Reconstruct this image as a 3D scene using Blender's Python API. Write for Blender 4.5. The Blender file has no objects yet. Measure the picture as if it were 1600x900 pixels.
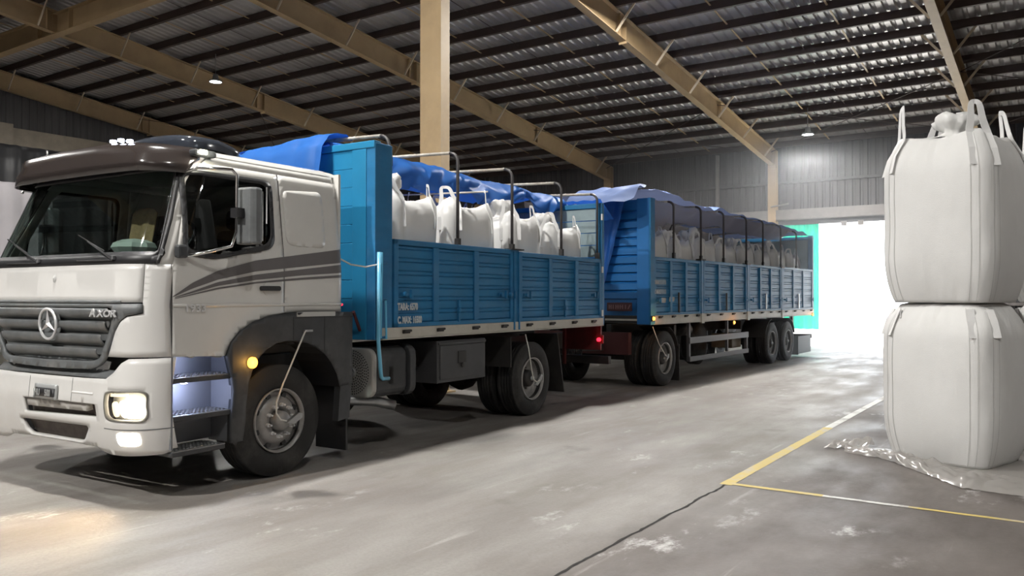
import bpy, bmesh, math, random
import numpy as np
from mathutils import Vector, Matrix, noise
from mathutils.geometry import delaunay_2d_cdt
PI = math.pi
sc = bpy.context.scene
COL = sc.collection
rad = math.radians
random.seed(4)

# ------------------------------------------------------------------ camera
cam_d = bpy.data.cameras.new('camera')
cam = bpy.data.objects.new('camera', cam_d); COL.objects.link(cam)
cam.location = (0, 0, 1.65)
cam.rotation_euler = (rad(90.67), 0, rad(34.4))
cam_d.sensor_width = 36.0
cam_d.lens = 36.0 * 1287 / 1600
cam_d.clip_start = .05; cam_d.clip_end = 600
sc.camera = cam

# ------------------------------------------------------------------ world, sun, exposure
SKY = 9.0
world = bpy.data.worlds.new('daylight'); sc.world = world
world.use_nodes = True
wn = world.node_tree; wn.nodes.clear()
wo = wn.nodes.new('ShaderNodeOutputWorld'); wb = wn.nodes.new('ShaderNodeBackground')
wb.inputs['Color'].default_value = (.86, .93, 1, 1); wb.inputs['Strength'].default_value = SKY
wn.links.new(wb.outputs[0], wo.inputs[0])
sd = bpy.data.lights.new('sun', 'SUN'); sd.energy = 58; sd.angle = rad(1.0); sd.color = (1, .97, .92)
so = bpy.data.objects.new('sun', sd); COL.objects.link(so)
so.rotation_euler = (rad(-16), rad(12), 0)
vs = sc.view_settings
vs.view_transform = 'Standard'; vs.look = 'None'; vs.gamma = 1; vs.use_curve_mapping = False
vs.exposure = 0.0
sc.cycles.max_bounces = 8; sc.cycles.diffuse_bounces = 4; sc.cycles.glossy_bounces = 4
sc.cycles.transparent_max_bounces = 12; sc.cycles.sample_clamp_indirect = 6
LAMP_W = 620.0

# ------------------------------------------------------------------ materials
MATS = {}
def mat(name, col, rough=.5, metal=0., var=0., vscale=4., stretch=(1, 1, 1), bump=0., bscale=60., col2=None, spec=.5, coat=0., dirt=None, dirt_amt=.0, dscale=1.5):
    if name in MATS: return MATS[name]
    m = bpy.data.materials.new(name); m.use_nodes = True
    nt = m.node_tree; N = nt.nodes; Lk = nt.links
    b = N['Principled BSDF']
    b.inputs['Base Color'].default_value = (*col, 1)
    b.inputs['Roughness'].default_value = rough; b.inputs['Metallic'].default_value = metal
    b.inputs['Specular IOR Level'].default_value = spec
    b.inputs['Coat Weight'].default_value = coat; b.inputs['Coat Roughness'].default_value = .12
    tc = N.new('ShaderNodeTexCoord'); mp = N.new('ShaderNodeMapping'); mp.inputs['Scale'].default_value = stretch
    Lk.new(tc.outputs['Object'], mp.inputs[0])
    out = None
    if var > 0 or col2:
        nz = N.new('ShaderNodeTexNoise'); nz.inputs['Scale'].default_value = vscale; nz.inputs['Detail'].default_value = 6; nz.inputs['Roughness'].default_value = .6
        Lk.new(mp.outputs[0], nz.inputs[0])
        r = N.new('ShaderNodeValToRGB'); r.color_ramp.elements[0].position = .33; r.color_ramp.elements[1].position = .68
        c2 = col2 or tuple(c * (1 - var) for c in col)
        r.color_ramp.elements[0].color = (*c2, 1); r.color_ramp.elements[1].color = (*col, 1)
        Lk.new(nz.outputs[0], r.inputs[0]); out = r.outputs[0]
    if dirt:
        n2 = N.new('ShaderNodeTexNoise'); n2.inputs['Scale'].default_value = dscale; n2.inputs['Detail'].default_value = 9; n2.inputs['Roughness'].default_value = .7
        Lk.new(tc.outputs['Object'], n2.inputs[0])
        rr = N.new('ShaderNodeMapRange'); rr.inputs['From Min'].default_value = .5; rr.inputs['From Max'].default_value = .75; rr.inputs['To Max'].default_value = dirt_amt
        Lk.new(n2.outputs[0], rr.inputs[0])
        mx = N.new('ShaderNodeMix'); mx.data_type = 'RGBA'; mx.inputs[7].default_value = (*dirt, 1)
        Lk.new(rr.outputs[0], mx.inputs[0])
        if out: Lk.new(out, mx.inputs[6])
        else: mx.inputs[6].default_value = (*col, 1)
        out = mx.outputs[2]
    if out: Lk.new(out, b.inputs['Base Color'])
    if bump > 0:
        n3 = N.new('ShaderNodeTexNoise'); n3.inputs['Scale'].default_value = bscale; n3.inputs['Detail'].default_value = 4
        Lk.new(mp.outputs[0], n3.inputs[0])
        bp = N.new('ShaderNodeBump'); bp.inputs['Strength'].default_value = bump; bp.inputs['Distance'].default_value = .01
        Lk.new(n3.outputs[0], bp.inputs['Height']); Lk.new(bp.outputs[0], b.inputs['Normal'])
    MATS[name] = m
    return m
def emit(name, col, s):
    m = bpy.data.materials.new(name); m.use_nodes = True
    b = m.node_tree.nodes['Principled BSDF']
    b.inputs['Base Color'].default_value = (*col, 1)
    b.inputs['Emission Color'].default_value = (*col, 1); b.inputs['Emission Strength'].default_value = s
    return m
def thin_mat(name, col, alpha_t, rough=.5, trans_col=None, gloss=.08):
    """thin sheet: diffuse + translucent + clear share"""
    m = bpy.data.materials.new(name); m.use_nodes = True
    nt = m.node_tree; N = nt.nodes; Lk = nt.links; N.clear()
    o = N.new('ShaderNodeOutputMaterial')
    d = N.new('ShaderNodeBsdfDiffuse'); d.inputs[0].default_value = (*col, 1)
    t = N.new('ShaderNodeBsdfTranslucent'); t.inputs[0].default_value = (*(trans_col or col), 1)
    g = N.new('ShaderNodeBsdfGlossy'); g.inputs['Roughness'].default_value = rough
    tr = N.new('ShaderNodeBsdfTransparent')
    a = N.new('ShaderNodeMixShader'); a.inputs[0].default_value = .4; Lk.new(d.outputs[0], a.inputs[1]); Lk.new(t.outputs[0], a.inputs[2])
    b = N.new('ShaderNodeMixShader'); b.inputs[0].default_value = gloss; Lk.new(a.outputs[0], b.inputs[1]); Lk.new(g.outputs[0], b.inputs[2])
    c = N.new('ShaderNodeMixShader'); c.inputs[0].default_value = alpha_t; Lk.new(b.outputs[0], c.inputs[1]); Lk.new(tr.outputs[0], c.inputs[2])
    Lk.new(c.outputs[0], o.inputs[0])
    return m
def glass_mat(name, tint, gl=.12):
    m = bpy.data.materials.new(name); m.use_nodes = True
    nt = m.node_tree; N = nt.nodes; Lk = nt.links; N.clear()
    o = N.new('ShaderNodeOutputMaterial')
    tr = N.new('ShaderNodeBsdfTransparent'); tr.inputs[0].default_value = (*tint, 1)
    g = N.new('ShaderNodeBsdfGlossy'); g.inputs['Roughness'].default_value = .02
    fr = N.new('ShaderNodeLayerWeight'); fr.inputs[0].default_value = .35
    mr = N.new('ShaderNodeMapRange'); mr.inputs['To Min'].default_value = gl * .5; mr.inputs['To Max'].default_value = .75
    Lk.new(fr.outputs['Fresnel'], mr.inputs[0])
    mx = N.new('ShaderNodeMixShader'); Lk.new(mr.outputs[0], mx.inputs[0]); Lk.new(tr.outputs[0], mx.inputs[1]); Lk.new(g.outputs[0], mx.inputs[2])
    Lk.new(mx.outputs[0], o.inputs[0])
    return m

white = mat('white_paint', (.66, .65, .62), .32, var=.06, vscale=2, coat=.5, dirt=(.38, .35, .31), dirt_amt=.25)
whiteb = mat('bumper_white', (.74, .73, .71), .35, coat=.4, dirt=(.45, .4, .36), dirt_amt=.2)
gplast = mat('grey_plastic', (.045, .048, .052), .5, var=.3, vscale=6, dirt=(.15, .135, .12), dirt_amt=.2)
grilleM = mat('grille_grey', (.16, .17, .175), .5, var=.35, vscale=5, dirt=(.28, .25, .22), dirt_amt=.4, dscale=3)
stripeM = mat('stripe_grey', (.13, .12, .12), .4, var=.1)
black = mat('black_plastic', (.018, .018, .02), .45)
rubber = mat('tyre_rubber', (.016, .0155, .015), .75, var=.3, vscale=8, bump=.3, bscale=30, dirt=(.12, .11, .10), dirt_amt=.5)
badgeM = mat('satin_silver', (.72, .72, .73), .3, .35)
chrome = mat('chrome', (.75, .75, .76), .15, 1.)
steel = mat('galvanised_steel', (.45, .46, .47), .4, .9, var=.2, vscale=8)
rimM = mat('rim_grey', (.34, .33, .32), .45, .25, var=.3, vscale=9)
darksteel = mat('chassis_dark', (.024, .022, .021), .6, var=.4, vscale=5, dirt=(.09, .075, .065), dirt_amt=.35)
boxM = mat('toolbox_dark', (.05, .05, .053), .5, var=.2, vscale=4)
blue = mat('blue_paint', (.022, .17, .36), .52, var=.22, vscale=3, stretch=(1, .6, 2), spec=.3, dirt=(.12, .22, .32), dirt_amt=.35, dscale=2.2)
hbBlue = mat('headboard_blue', (.018, .21, .40), .4, var=.12, vscale=3, coat=.2)
blue2 = mat('bright_blue_paint', (.02, .16, .44), .4, var=.15, vscale=3, coat=.2)
blueL = mat('light_blue_tube', (.12, .42, .62), .35, coat=.4)
cream = mat('cream_paint', (.5, .48, .42), .5, var=.15, vscale=4, dirt=(.2, .17, .13), dirt_amt=.5, dscale=4)
tan = mat('tan_steel_paint', (.50, .36, .20), .55, var=.14, vscale=1.5, dirt=(.25, .17, .1), dirt_amt=.35, dscale=1.2)
purlinM = mat('brown_purlin_paint', (.075, .052, .045), .6, var=.25, vscale=2)
sheetM = mat('galvanised_roof_sheet', (.50, .485, .475), .42, .35, var=.3, vscale=.7, stretch=(1, .3, 1))
cladM = mat('grey_wall_cladding', (.115, .11, .112), .55, .2, var=.3, vscale=.6, stretch=(2, 2, .4))
girtM = mat('pale_girt', (.3, .28, .27), .5, .2, var=.2)
rustw = mat('worn_white_tube', (.55, .52, .46), .5, var=.3, vscale=12, dirt=(.2, .08, .03), dirt_amt=.8, dscale=9)
bowM = mat('dark_tube', (.07, .065, .065), .45, .4)
redM = mat('red_sign', (.07, .02, .022), .5, var=.3, vscale=9)
redD = mat('dark_red_paint', (.10, .012, .012), .55, var=.4, vscale=7)
lettering = mat('grey_white_lettering', (.55, .6, .62), .6, var=.25, vscale=30)
wire = mat('white_hose', (.62, .6, .55), .5)
concrete2 = mat('outdoor_concrete', (.55, .54, .52), .9, var=.15, vscale=.5)
bagM = mat('white_woven_bag', (.74, .735, .72), .62, var=.05, vscale=2.5, bump=.35, bscale=260, spec=.35)
bagseam = mat('bag_seam', (.56, .555, .54), .7, var=.1, vscale=20)
strapM = mat('white_webbing', (.76, .755, .745), .65, bump=.5, bscale=200)
bagD = mat('grey_bag', (.36, .36, .38), .7, var=.2, vscale=2, bump=.3, bscale=200)
tarpM = thin_mat('blue_tarpaulin', (.035, .17, .56), .0, .45, (.01, .06, .34), .035)
tarpP = thin_mat('faded_tarpaulin', (.17, .24, .46), .0, .45, (.05, .06, .10), .05)
tarpG = thin_mat('mesh_tarpaulin', (.40, .36, .36), .33, .5, None, .02)
teal = thin_mat('teal_curtain', (.01, .20, .13), .0, .5, (.0, .22, .135), .02)
blackT = mat('black_tarpaulin', (.02, .02, .022), .45, var=.3, vscale=3)
film = thin_mat('clear_film', (.60, .57, .54), .30, .18, None, .22)
glassF = glass_mat('windscreen_glass', (.62, .72, .68), .14)
glassS = glass_mat('side_glass', (.30, .33, .33), .10)
lensM = glass_mat('lamp_lens', (.92, .92, .9), .1)
interior = mat('cab_interior', (.05, .052, .055), .7, var=.2)
seatM = mat('seat_cloth', (.04, .045, .055), .85, var=.3, vscale=20)
towelM = mat('tan_towel', (.42, .28, .15), .9, var=.25, vscale=25, bump=.6, bscale=120)
paperM = mat('white_cloth', (.72, .78, .74), .7, var=.1)
plateM = mat('plate_grey', (.42, .43, .43), .4, .3)
E_head = emit('headlight_glow', (1, .93, .78), 14); E_head2 = emit('headlight_soft', (1, .85, .6), 1.3)
E_fog = emit('fog_glow', (1, .9, .72), 22)
E_amber = emit('amber_lamp', (1, .42, .05), 5); E_red = emit('red_lamp', (1, .02, .05), 3)
E_led = emit('led_blue_white', (.7, .78, 1), 30); E_mark = emit('marker_warm', (1, .95, .7), 5)
E_bay = emit('high_bay_diffuser', (.93, .98, 1), 22)

# ------------------------------------------------------------------ mesh helpers
class MB:
    def __init__(s): s.v = []; s.f = []
    def add(s, vs_, fs):
        o = len(s.v); s.v += [tuple(p) for p in vs_]; s.f += [tuple(i + o for i in f) for f in fs]; return s
    def box(s, x0, x1, y0, y1, z0, z1):
        v = [(x, y, z) for z in (z0, z1) for y in (y0, y1) for x in (x0, x1)]
        return s.add(v, [(0, 2, 3, 1), (4, 5, 7, 6), (0, 1, 5, 4), (2, 6, 7, 3), (0, 4, 6, 2), (1, 3, 7, 5)])
    def beam(s, a, b, w, h, up=(0, 0, 1)):
        a = Vector(a); b = Vector(b); d = (b - a).normalized(); sx = d.cross(Vector(up)).normalized() * w / 2; sy = sx.cross(d).normalized() * h / 2
        v = [p + i * sx + j * sy for p in (a, b) for j in (-1, 1) for i in (-1, 1)]
        return s.add(v, [(0, 1, 3, 2), (4, 6, 7, 5), (0, 4, 5, 1), (2, 3, 7, 6), (0, 2, 6, 4), (1, 5, 7, 3)])
    def tube(s, pts, r, n=8, cap=True):
        pts = [Vector(p) for p in pts]; o = len(s.v); rs = r if isinstance(r, (list, tuple)) else [r] * len(pts)
        ref = None
        for i, p in enumerate(pts):
            d = ((pts[min(i + 1, len(pts) - 1)] - pts[max(i - 1, 0)])).normalized()
            if ref is None:
                ref = Vector((0, 0, 1)) if abs(d.z) < .9 else Vector((1, 0, 0))
            a = d.cross(ref).normalized(); b = a.cross(d).normalized(); ref = b
            for k in range(n):
                t = 2 * PI * k / n; s.v.append(tuple(p + rs[i] * (math.cos(t) * a + math.sin(t) * b)))
        for i in range(len(pts) - 1):
            for k in range(n):
                k2 = (k + 1) % n; s.f.append((o + i * n + k, o + i * n + k2, o + (i + 1) * n + k2, o + (i + 1) * n + k))
        if cap:
            s.f.append(tuple(o + k for k in reversed(range(n)))); s.f.append(tuple(o + (len(pts) - 1) * n + k for k in range(n)))
        return s
    def lathe(s, prof, c=(0, 0, 0), axis='x', n=32):
        """prof: list of (along, radius)"""
        o = len(s.v)
        for (a, r) in prof:
            for k in range(n):
                t = 2 * PI * k / n; p, q = r * math.cos(t), r * math.sin(t)
                s.v.append({'x': (c[0] + a, c[1] + p, c[2] + q), 'y': (c[0] + q, c[1] + a, c[2] + p), 'z': (c[0] + p, c[1] + q, c[2] + a)}[axis])
        for i in range(len(prof) - 1):
            for k in range(n):
                k2 = (k + 1) % n; s.f.append((o + i * n + k, o + i * n + k2, o + (i + 1) * n + k2, o + (i + 1) * n + k))
        return s
    def grid(s, fn, nu, nv, closed_u=False):
        o = len(s.v); cu = nu if closed_u else nu + 1
        for j in range(nv + 1):
            for i in range(cu): s.v.append(tuple(fn(i / nu, j / nv)))
        for j in range(nv):
            for i in range(nu):
                i2 = (i + 1) % cu
                s.f.append((o + j * cu + i, o + j * cu + i2, o + (j + 1) * cu + i2, o + (j + 1) * cu + i))
        return s
    def prism(s, poly, x0, x1, ax='x'):
        """poly of 2-D points extruded along axis; ax x: (y,z); y: (x,z); z: (x,y)"""
        n = len(poly)
        def P(a, p): return {'x': (a, p[0], p[1]), 'y': (p[0], a, p[1]), 'z': (p[0], p[1], a)}[ax]
        v = [P(x0, p) for p in poly] + [P(x1, p) for p in poly]
        f = [tuple(range(n)), tuple(reversed(range(n, 2 * n)))] + [(i, i + n, (i + 1) % n + n, (i + 1) % n) for i in range(n)]
        return s.add(v, f)
    def mesh(s, name):
        me = bpy.data.meshes.new(name); me.from_pydata(s.v, [], s.f); me.validate(); me.update()
        bm = bmesh.new(); bm.from_mesh(me); bmesh.ops.recalc_face_normals(bm, faces=bm.faces); bm.to_mesh(me); bm.free()
        return me
def link(name, me, m, parent=None, smooth=False, bevel=0, solid=0, soff=0):
    o = bpy.data.objects.new(name, me); COL.objects.link(o)
    if m and not me.materials: me.materials.append(m)
    if parent: o.parent = parent
    if smooth: me.polygons.foreach_set('use_smooth', [True] * len(me.polygons)); me.update()
    if solid:
        md = o.modifiers.new('s', 'SOLIDIFY'); md.thickness = solid; md.offset = soff
    if bevel:
        md = o.modifiers.new('b', 'BEVEL'); md.width = bevel; md.segments = 2; md.limit_method = 'ANGLE'; md.angle_limit = rad(40)
    return o
def part(name, mb, m, parent=None, **k): return link(name, mb.mesh(name), m, parent, **k)
def tag(o, label, cat, group=None, kind=None):
    if label: o['label'] = label
    if cat: o['category'] = cat
    if group: o['group'] = group
    if kind: o['kind'] = kind
    return o
def empty(name, loc=(0, 0, 0), rz=0., parent=None):
    o = bpy.data.objects.new(name, None); COL.objects.link(o); o.location = loc; o.rotation_euler = (0, 0, rz)
    o.empty_display_size = .2
    if parent: o.parent = parent
    return o
def copy_tree(o, parent=None):
    c = o.copy(); COL.objects.link(c); c.parent = parent
    for ch in o.children: copy_tree(ch, c)
    return c
def light(name, typ, loc, parent, energy, col=(1, 1, 1), size=.3, rot=(0, 0, 0), **k):
    d = bpy.data.lights.new(name, typ); d.energy = energy; d.color = col
    if typ == 'AREA': d.shape = 'DISK'; d.size = size
    else: d.shadow_soft_size = size
    for a, b in k.items(): setattr(d, a, b)
    o = bpy.data.objects.new(name, d); COL.objects.link(o); o.location = loc; o.rotation_euler = rot
    if parent: o.parent = parent
    return o
def text(s, loc, rot, size, m, parent, sx=1., bold=.0, name='lettering', ext=.002, shear=0.):
    c = bpy.data.curves.new(name, 'FONT'); c.body = s; c.size = size; c.extrude = ext; c.offset = bold; c.shear = shear; c.resolution_u = 3
    o = bpy.data.objects.new(name, c); COL.objects.link(o); o.location = loc; o.rotation_euler = rot; o.scale = (sx, 1, 1)
    bpy.context.view_layer.update()
    me = bpy.data.meshes.new_from_object(o); bpy.data.objects.remove(o)
    o = bpy.data.objects.new(name, me); COL.objects.link(o); o.location = loc; o.rotation_euler = rot; o.scale = (sx, 1, 1)
    me.materials.clear(); me.materials.append(m)
    if parent: o.parent = parent
    return o
SIDE = (rad(90), 0, rad(90)); FRONT = (rad(90), 0, 0)
def nz(x, y, z=0.): return noise.noise(Vector((x, y, z)))
def rrect(x0, x1, y0, y1, r, n=5):
    pts = []
    for cx, cy, a in ((x1 - r, y1 - r, 0), (x0 + r, y1 - r, 90), (x0 + r, y0 + r, 180), (x1 - r, y0 + r, 270)):
        for k in range(n + 1):
            t = rad(a + 90 * k / n); pts.append((cx + r * math.cos(t), cy + r * math.sin(t)))
    return pts
def smoothpoly(pts, r=.03, n=3):
    out = []
    for i, p in enumerate(pts):
        a = Vector(pts[i - 1]); b = Vector(p); c = Vector(pts[(i + 1) % len(pts)])
        d1 = min(r, (a - b).length * .45); d2 = min(r, (c - b).length * .45)
        p1 = b + (a - b).normalized() * d1; p2 = b + (c - b).normalized() * d2
        for k in range(n + 1):
            t = k / n; q = p1 * (1 - t) ** 2 + b * 2 * t * (1 - t) + p2 * t * t; out.append((q.x, q.y))
    return out

# ================================================================== BUILDING
YB = 30.0; SL = .12
RAFX = [-28.9, -22.3, -15.65, -9.0, -2.45, 4.1, 10.7, 17.3]
def zr(y): return 6.38 + SL * (YB - y) if y > -4 else 6.38 + SL * (YB + 4) - SL * (-4 - y)

# floor
def floor_material():
    m = bpy.data.materials.new('dusty_concrete'); m.use_nodes = True
    nt = m.node_tree; N = nt.nodes; Lk = nt.links; b = N['Principled BSDF']
    tc = N.new('ShaderNodeTexCoord'); sep = N.new('ShaderNodeSeparateXYZ'); Lk.new(tc.outputs['Object'], sep.inputs[0])
    def noise_(scale, st=(1, 1, 1), det=8, rough=.6, rot=0):
        mp = N.new('ShaderNodeMapping'); mp.inputs['Scale'].default_value = st; mp.inputs['Rotation'].default_value = (0, 0, rot); Lk.new(tc.outputs['Object'], mp.inputs[0])
        n = N.new('ShaderNodeTexNoise'); n.inputs['Scale'].default_value = scale; n.inputs['Detail'].default_value = det; n.inputs['Roughness'].default_value = rough
        Lk.new(mp.outputs[0], n.inputs[0]); return n.outputs[0]
    def rng(x, a, b_, c=0., d=1.):
        r = N.new('ShaderNodeMapRange'); r.interpolation_type = 'SMOOTHSTEP'
        for i, q in zip(('From Min', 'From Max', 'To Min', 'To Max'), (a, b_, c, d)): r.inputs[i].default_value = q
        Lk.new(x, r.inputs[0]); return r.outputs[0]
    def mix(f, a, c):
        x = N.new('ShaderNodeMix'); x.data_type = 'RGBA'
        if isinstance(f, float): x.inputs[0].default_value = f
        else: Lk.new(f, x.inputs[0])
        for i, q in ((6, a), (7, c)):
            if isinstance(q, tuple): x.inputs[i].default_value = (*q, 1)
            else: Lk.new(q, x.inputs[i])
        return x.outputs[2]
    def mul(a, c):
        x = N.new('ShaderNodeMath'); x.operation = 'MULTIPLY'; Lk.new(a, x.inputs[0])
        if isinstance(c, float): x.inputs[1].default_value = c
        else: Lk.new(c, x.inputs[1])
        return x.outputs[0]
    wob = N.new('ShaderNodeMath'); wob.operation = 'MULTIPLY_ADD'; Lk.new(noise_(.8), wob.inputs[0]); wob.inputs[1].default_value = 1.3; Lk.new(sep.outputs[0], wob.inputs[2])
    lane = rng(wob.outputs[0], -2.6, -1.2, 1., 0.)
    far = rng(sep.outputs[1], 9., 16., 0., 1.)
    lane_col = mix(rng(noise_(.7, (1.6, .35, 1)), .35, .68), (.19, .172, .158), (.29, .275, .258))
    bay_col = mix(rng(noise_(1.1, (1, .6, 1)), .32, .7), (.075, .062, .055), (.145, .127, .116))
    c = mix(lane, bay_col, lane_col)
    c = mix(mul(rng(noise_(1.6, (1.6, .2, 1), 5), .50, .72), mul(lane, .38)), c, (.17, .15, .135))       # tyre tracks along the lane
    c = mix(mul(rng(noise_(3.0, (2.0, .12, 1), 5), .64, .74), .3), c, (.5, .49, .47))                       # thin pale drag marks
    pw = mul(rng(noise_(2.6, (1, .55, 1), 11, .72, .4), .56, .70), rng(noise_(.45, (1, 1, 1), 2), .46, .6))
    c = mix(mul(pw, .75), c, (.62, .61, .60))                                                              # white powder
    c = mix(mul(rng(noise_(1.3, (1, 1, 1), 3, .5, 1.1), .66, .74), .45), c, (.11, .095, .085))             # oil blots
    c = mix(mul(rng(noise_(.9, (1, .6, 1), 2, .5, .3), .60, .66), .35), c, (.16, .14, .125))
    c = mix(mul(rng(noise_(40., (1, 1, 1), 4), .35, .7), .22), c, (.12, .11, .10))
    Lk.new(c, b.inputs['Base Color'])
    ro = rng(noise_(1.7, (1, .4, 1)), .3, .7, .42, .72); Lk.new(ro, b.inputs['Roughness'])
    b.inputs['Specular IOR Level'].default_value = .42
    bp = N.new('ShaderNodeBump'); bp.inputs['Strength'].default_value = .25; bp.inputs['Distance'].default_value = .01
    Lk.new(noise_(25.), bp.inputs['Height']); Lk.new(bp.outputs[0], b.inputs['Normal'])
    return m
fl = part('floor', MB().box(-29.6, 22.6, -20.3, 30.4, -.15, 0), floor_material()); tag(fl, 'grey concrete warehouse floor with dust, tyre tracks and white powder', None, kind='structure')
og = part('ground_outside', MB().box(-80, 80, 30.4, 180, -.2, -.03), concrete2); tag(og, 'sunlit pale yard ground beyond the open gateway', None, kind='structure')
def worn(name, c1, c2, th):
    m = mat(name, c1, .6); nt = m.node_tree; N = nt.nodes; Lk = nt.links; b = N['Principled BSDF']
    tc = N.new('ShaderNodeTexCoord'); n = N.new('ShaderNodeTexNoise'); n.inputs['Scale'].default_value = 2.4; n.inputs['Detail'].default_value = 10; n.inputs['Roughness'].default_value = .7
    Lk.new(tc.outputs['Object'], n.inputs[0]); r = N.new('ShaderNodeValToRGB'); r.color_ramp.elements[0].position = th - .06; r.color_ramp.elements[1].position = th + .06
    r.color_ramp.elements[0].color = (*c2, 1); r.color_ramp.elements[1].color = (*c1, 1); Lk.new(n.outputs[0], r.inputs[0]); Lk.new(r.outputs[0], b.inputs['Base Color']); return m
yel = worn('worn_yellow_paint', (.52, .40, .12), (.42, .38, .30), .45); wht = worn('scuffed_pale_paint', (.6, .6, .57), (.33, .31, .29), .46)
def strip(pts, w, z, name, m, label):
    mb = MB(); n = 40
    def fn(u, v):
        a = Vector(pts[0]).lerp(Vector(pts[1]), v); d = (Vector(pts[1]) - Vector(pts[0])).normalized(); q = Vector((-d.y, d.x))
        e = (u - .5) * (w + .012 * nz(v * 37, u * 5)) + .006 * nz(v * 21, 3); p = a + q * e
        return (p.x, p.y, z)
    mb.grid(fn, 2, n); o = part(name, mb, m, fl); o['label'] = label; return o
strip([(-2.56, 7.07), (-2.60, 10.9)], .11, .003, 'floor_marking', yel, 'yellow painted line running away from the corner')
strip([(-2.60, 10.9), (-2.66, 22.)], .10, .003, 'floor_marking', wht, 'pale scuffed stretch of the floor line')
strip([(-2.61, 7.13), (-1.75, 7.13)], .075, .0035, 'floor_marking', yel, 'yellow painted line from the corner')
strip([(-1.75, 7.13), (-1.1, 7.13)], .06, .003, 'floor_marking', wht, 'pale worn stretch of the cross line')
strip([(-1.1, 7.13), (3.0, 7.13)], .055, .003, 'floor_marking', yel, 'thin yellow painted line crossing the bay')
jm = MB()
def jf(u, v):
    y = -6 + v * 13.1; x = -2.56 + .02 * nz(y * 3, 1) + .012 * nz(y * 11, 5)
    return (x + (u - .5) * (.02 + .02 * abs(nz(y * 17, 9))), y, .0022)
jm.grid(jf, 1, 260)
part('expansion_joint', jm, mat('joint_filler', (.02, .018, .016), .9), fl)

# ribbed sheets
def ribbed(x0, x1, fn, pitch=.25, h=.035):
    """fn(s, off) -> list of points across the run; ribs along that run"""
    mb = MB(); xs = []
    x = x0
    while x < x1:
        for dx, o in ((0, 0), (.13, 0), (.16, h), (.22, h)):
            if x + dx <= x1: xs.append((x + dx, o))
        x += pitch
    xs.append((x1, 0)); rows = None
    for s_, o in xs:
        c = fn(s_, o)
        k = len(mb.v); mb.v += [tuple(p) for p in c]
        if rows is not None:
            for i in range(len(c) - 1): mb.f.append((rows + i, rows + i + 1, k + i + 1, k + i))
        rows = k
    return mb
ceil = empty('ceiling'); tag(ceil, 'sloping warehouse roof of ribbed metal on dark purlins and tan rafters', None, kind='structure')
PH = .20
def roof_fn(x, o): return [(x, YB + .4, zr(YB + .4) + .60 + PH + o), (x, -4, zr(-4) + .60 + PH + o), (x, -20.2, zr(-20.2) + .60 + PH + o)]
part('roof_sheet', ribbed(-29.5, 22.5, roof_fn), sheetM, ceil)
# purlins: C sections running along X
pm = MB()
pm.box(-29.4, 22.4, -.035, .0, 0, PH).box(-29.4, 22.4, 0, .06, 0, .012).box(-29.4, 22.4, 0, .06, PH - .012, PH).box(-29.4, 22.4, .052, .06, 0, .03)
pme = pm.mesh('purlin'); pme.materials.append(purlinM)
k = 0; y = YB - .35
while y > -4:
    o = bpy.data.objects.new('purlin', pme); COL.objects.link(o); o.parent = ceil; o.location = (0, y, zr(y) + .60 - .003); y -= 1.12
# rafters (tapered I beams)
def rafter(x, y0=YB, y1=-4.):
    mb = MB(); c = math.atan(SL); fw = .20
    def bm_(ya, yb, zo0, zo1, w0, w1):
        v = [(x + sx * w, yy, zr(yy) + zo) for yy in (ya, yb) for zo in (zo0, zo1) for sx, w in ((-1, w0), (1, w0))]
        mb.add(v, [(0, 1, 3, 2), (4, 6, 7, 5), (0, 4, 5, 1), (2, 3, 7, 6), (0, 2, 6, 4), (1, 5, 7, 3)])
    bm_(y0, y1, 0, .02, fw / 2, 0); bm_(y0, y1, .57, .595, fw / 2, 0); bm_(y0, y1, .02, .57, .006, 0)
    yy = y0 - 1.2
    while yy > y1 + 1:
        if int((y0 - yy) / 2.24) % 3 == 2:
            bm_(yy, yy - .012, .02, .57, .09, 0)
        yy -= 2.24
    # splice plates
    for ys in (y0 - 12.1,):
        bm_(ys, ys - .03, -.06, .60, fw / 2, 0)
    return mb
for x in RAFX:
    part('rafter', rafter(x), tan, ceil)
# fly braces (stick up from the lower flange to the purlins on both sides)
fb = MB().beam((.10, 0, .02), (.60, 0, .64), .055, .025, (0, 1, 0)); fme = fb.mesh('fly_brace'); fme.materials.append(mat('pale_brace_paint', (.62, .53, .40), .5))
for x in RAFX[:5]:
    y = YB - .35 - 1.12
    while y > 8:
        for s_ in (-1, 1):
            o = bpy.data.objects.new('fly_brace', fme); COL.objects.link(o); o.parent = ceil; o.location = (x, y + .02, zr(y)); o.scale = (s_, 1, 1)
        y -= 2.24
# sag strips under the purlins, three in each bay, and thin rods
for i in range(1, len(RAFX) - 1):
    for q, (dx, thin) in enumerate(((2.0, 0), (3.25, 1), (4.35, 0))):
        x = RAFX[i] + dx - (0 if i else 0)
        y = YB - .35; mb = MB()
        w = .014 if thin else .045
        mb.beam((x, YB - .3, zr(YB - .3) + .70), (x, 3, zr(3) + .70), w, .012)
        part('sag_strip', mb, tan if not thin else purlinM, ceil)
for x in (-26.4, -24.9):
    part('sag_strip', MB().beam((x, YB - .3, zr(YB - .3) + .70), (x, 3, zr(3) + .70), .045, .012), tan, ceil)
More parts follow.
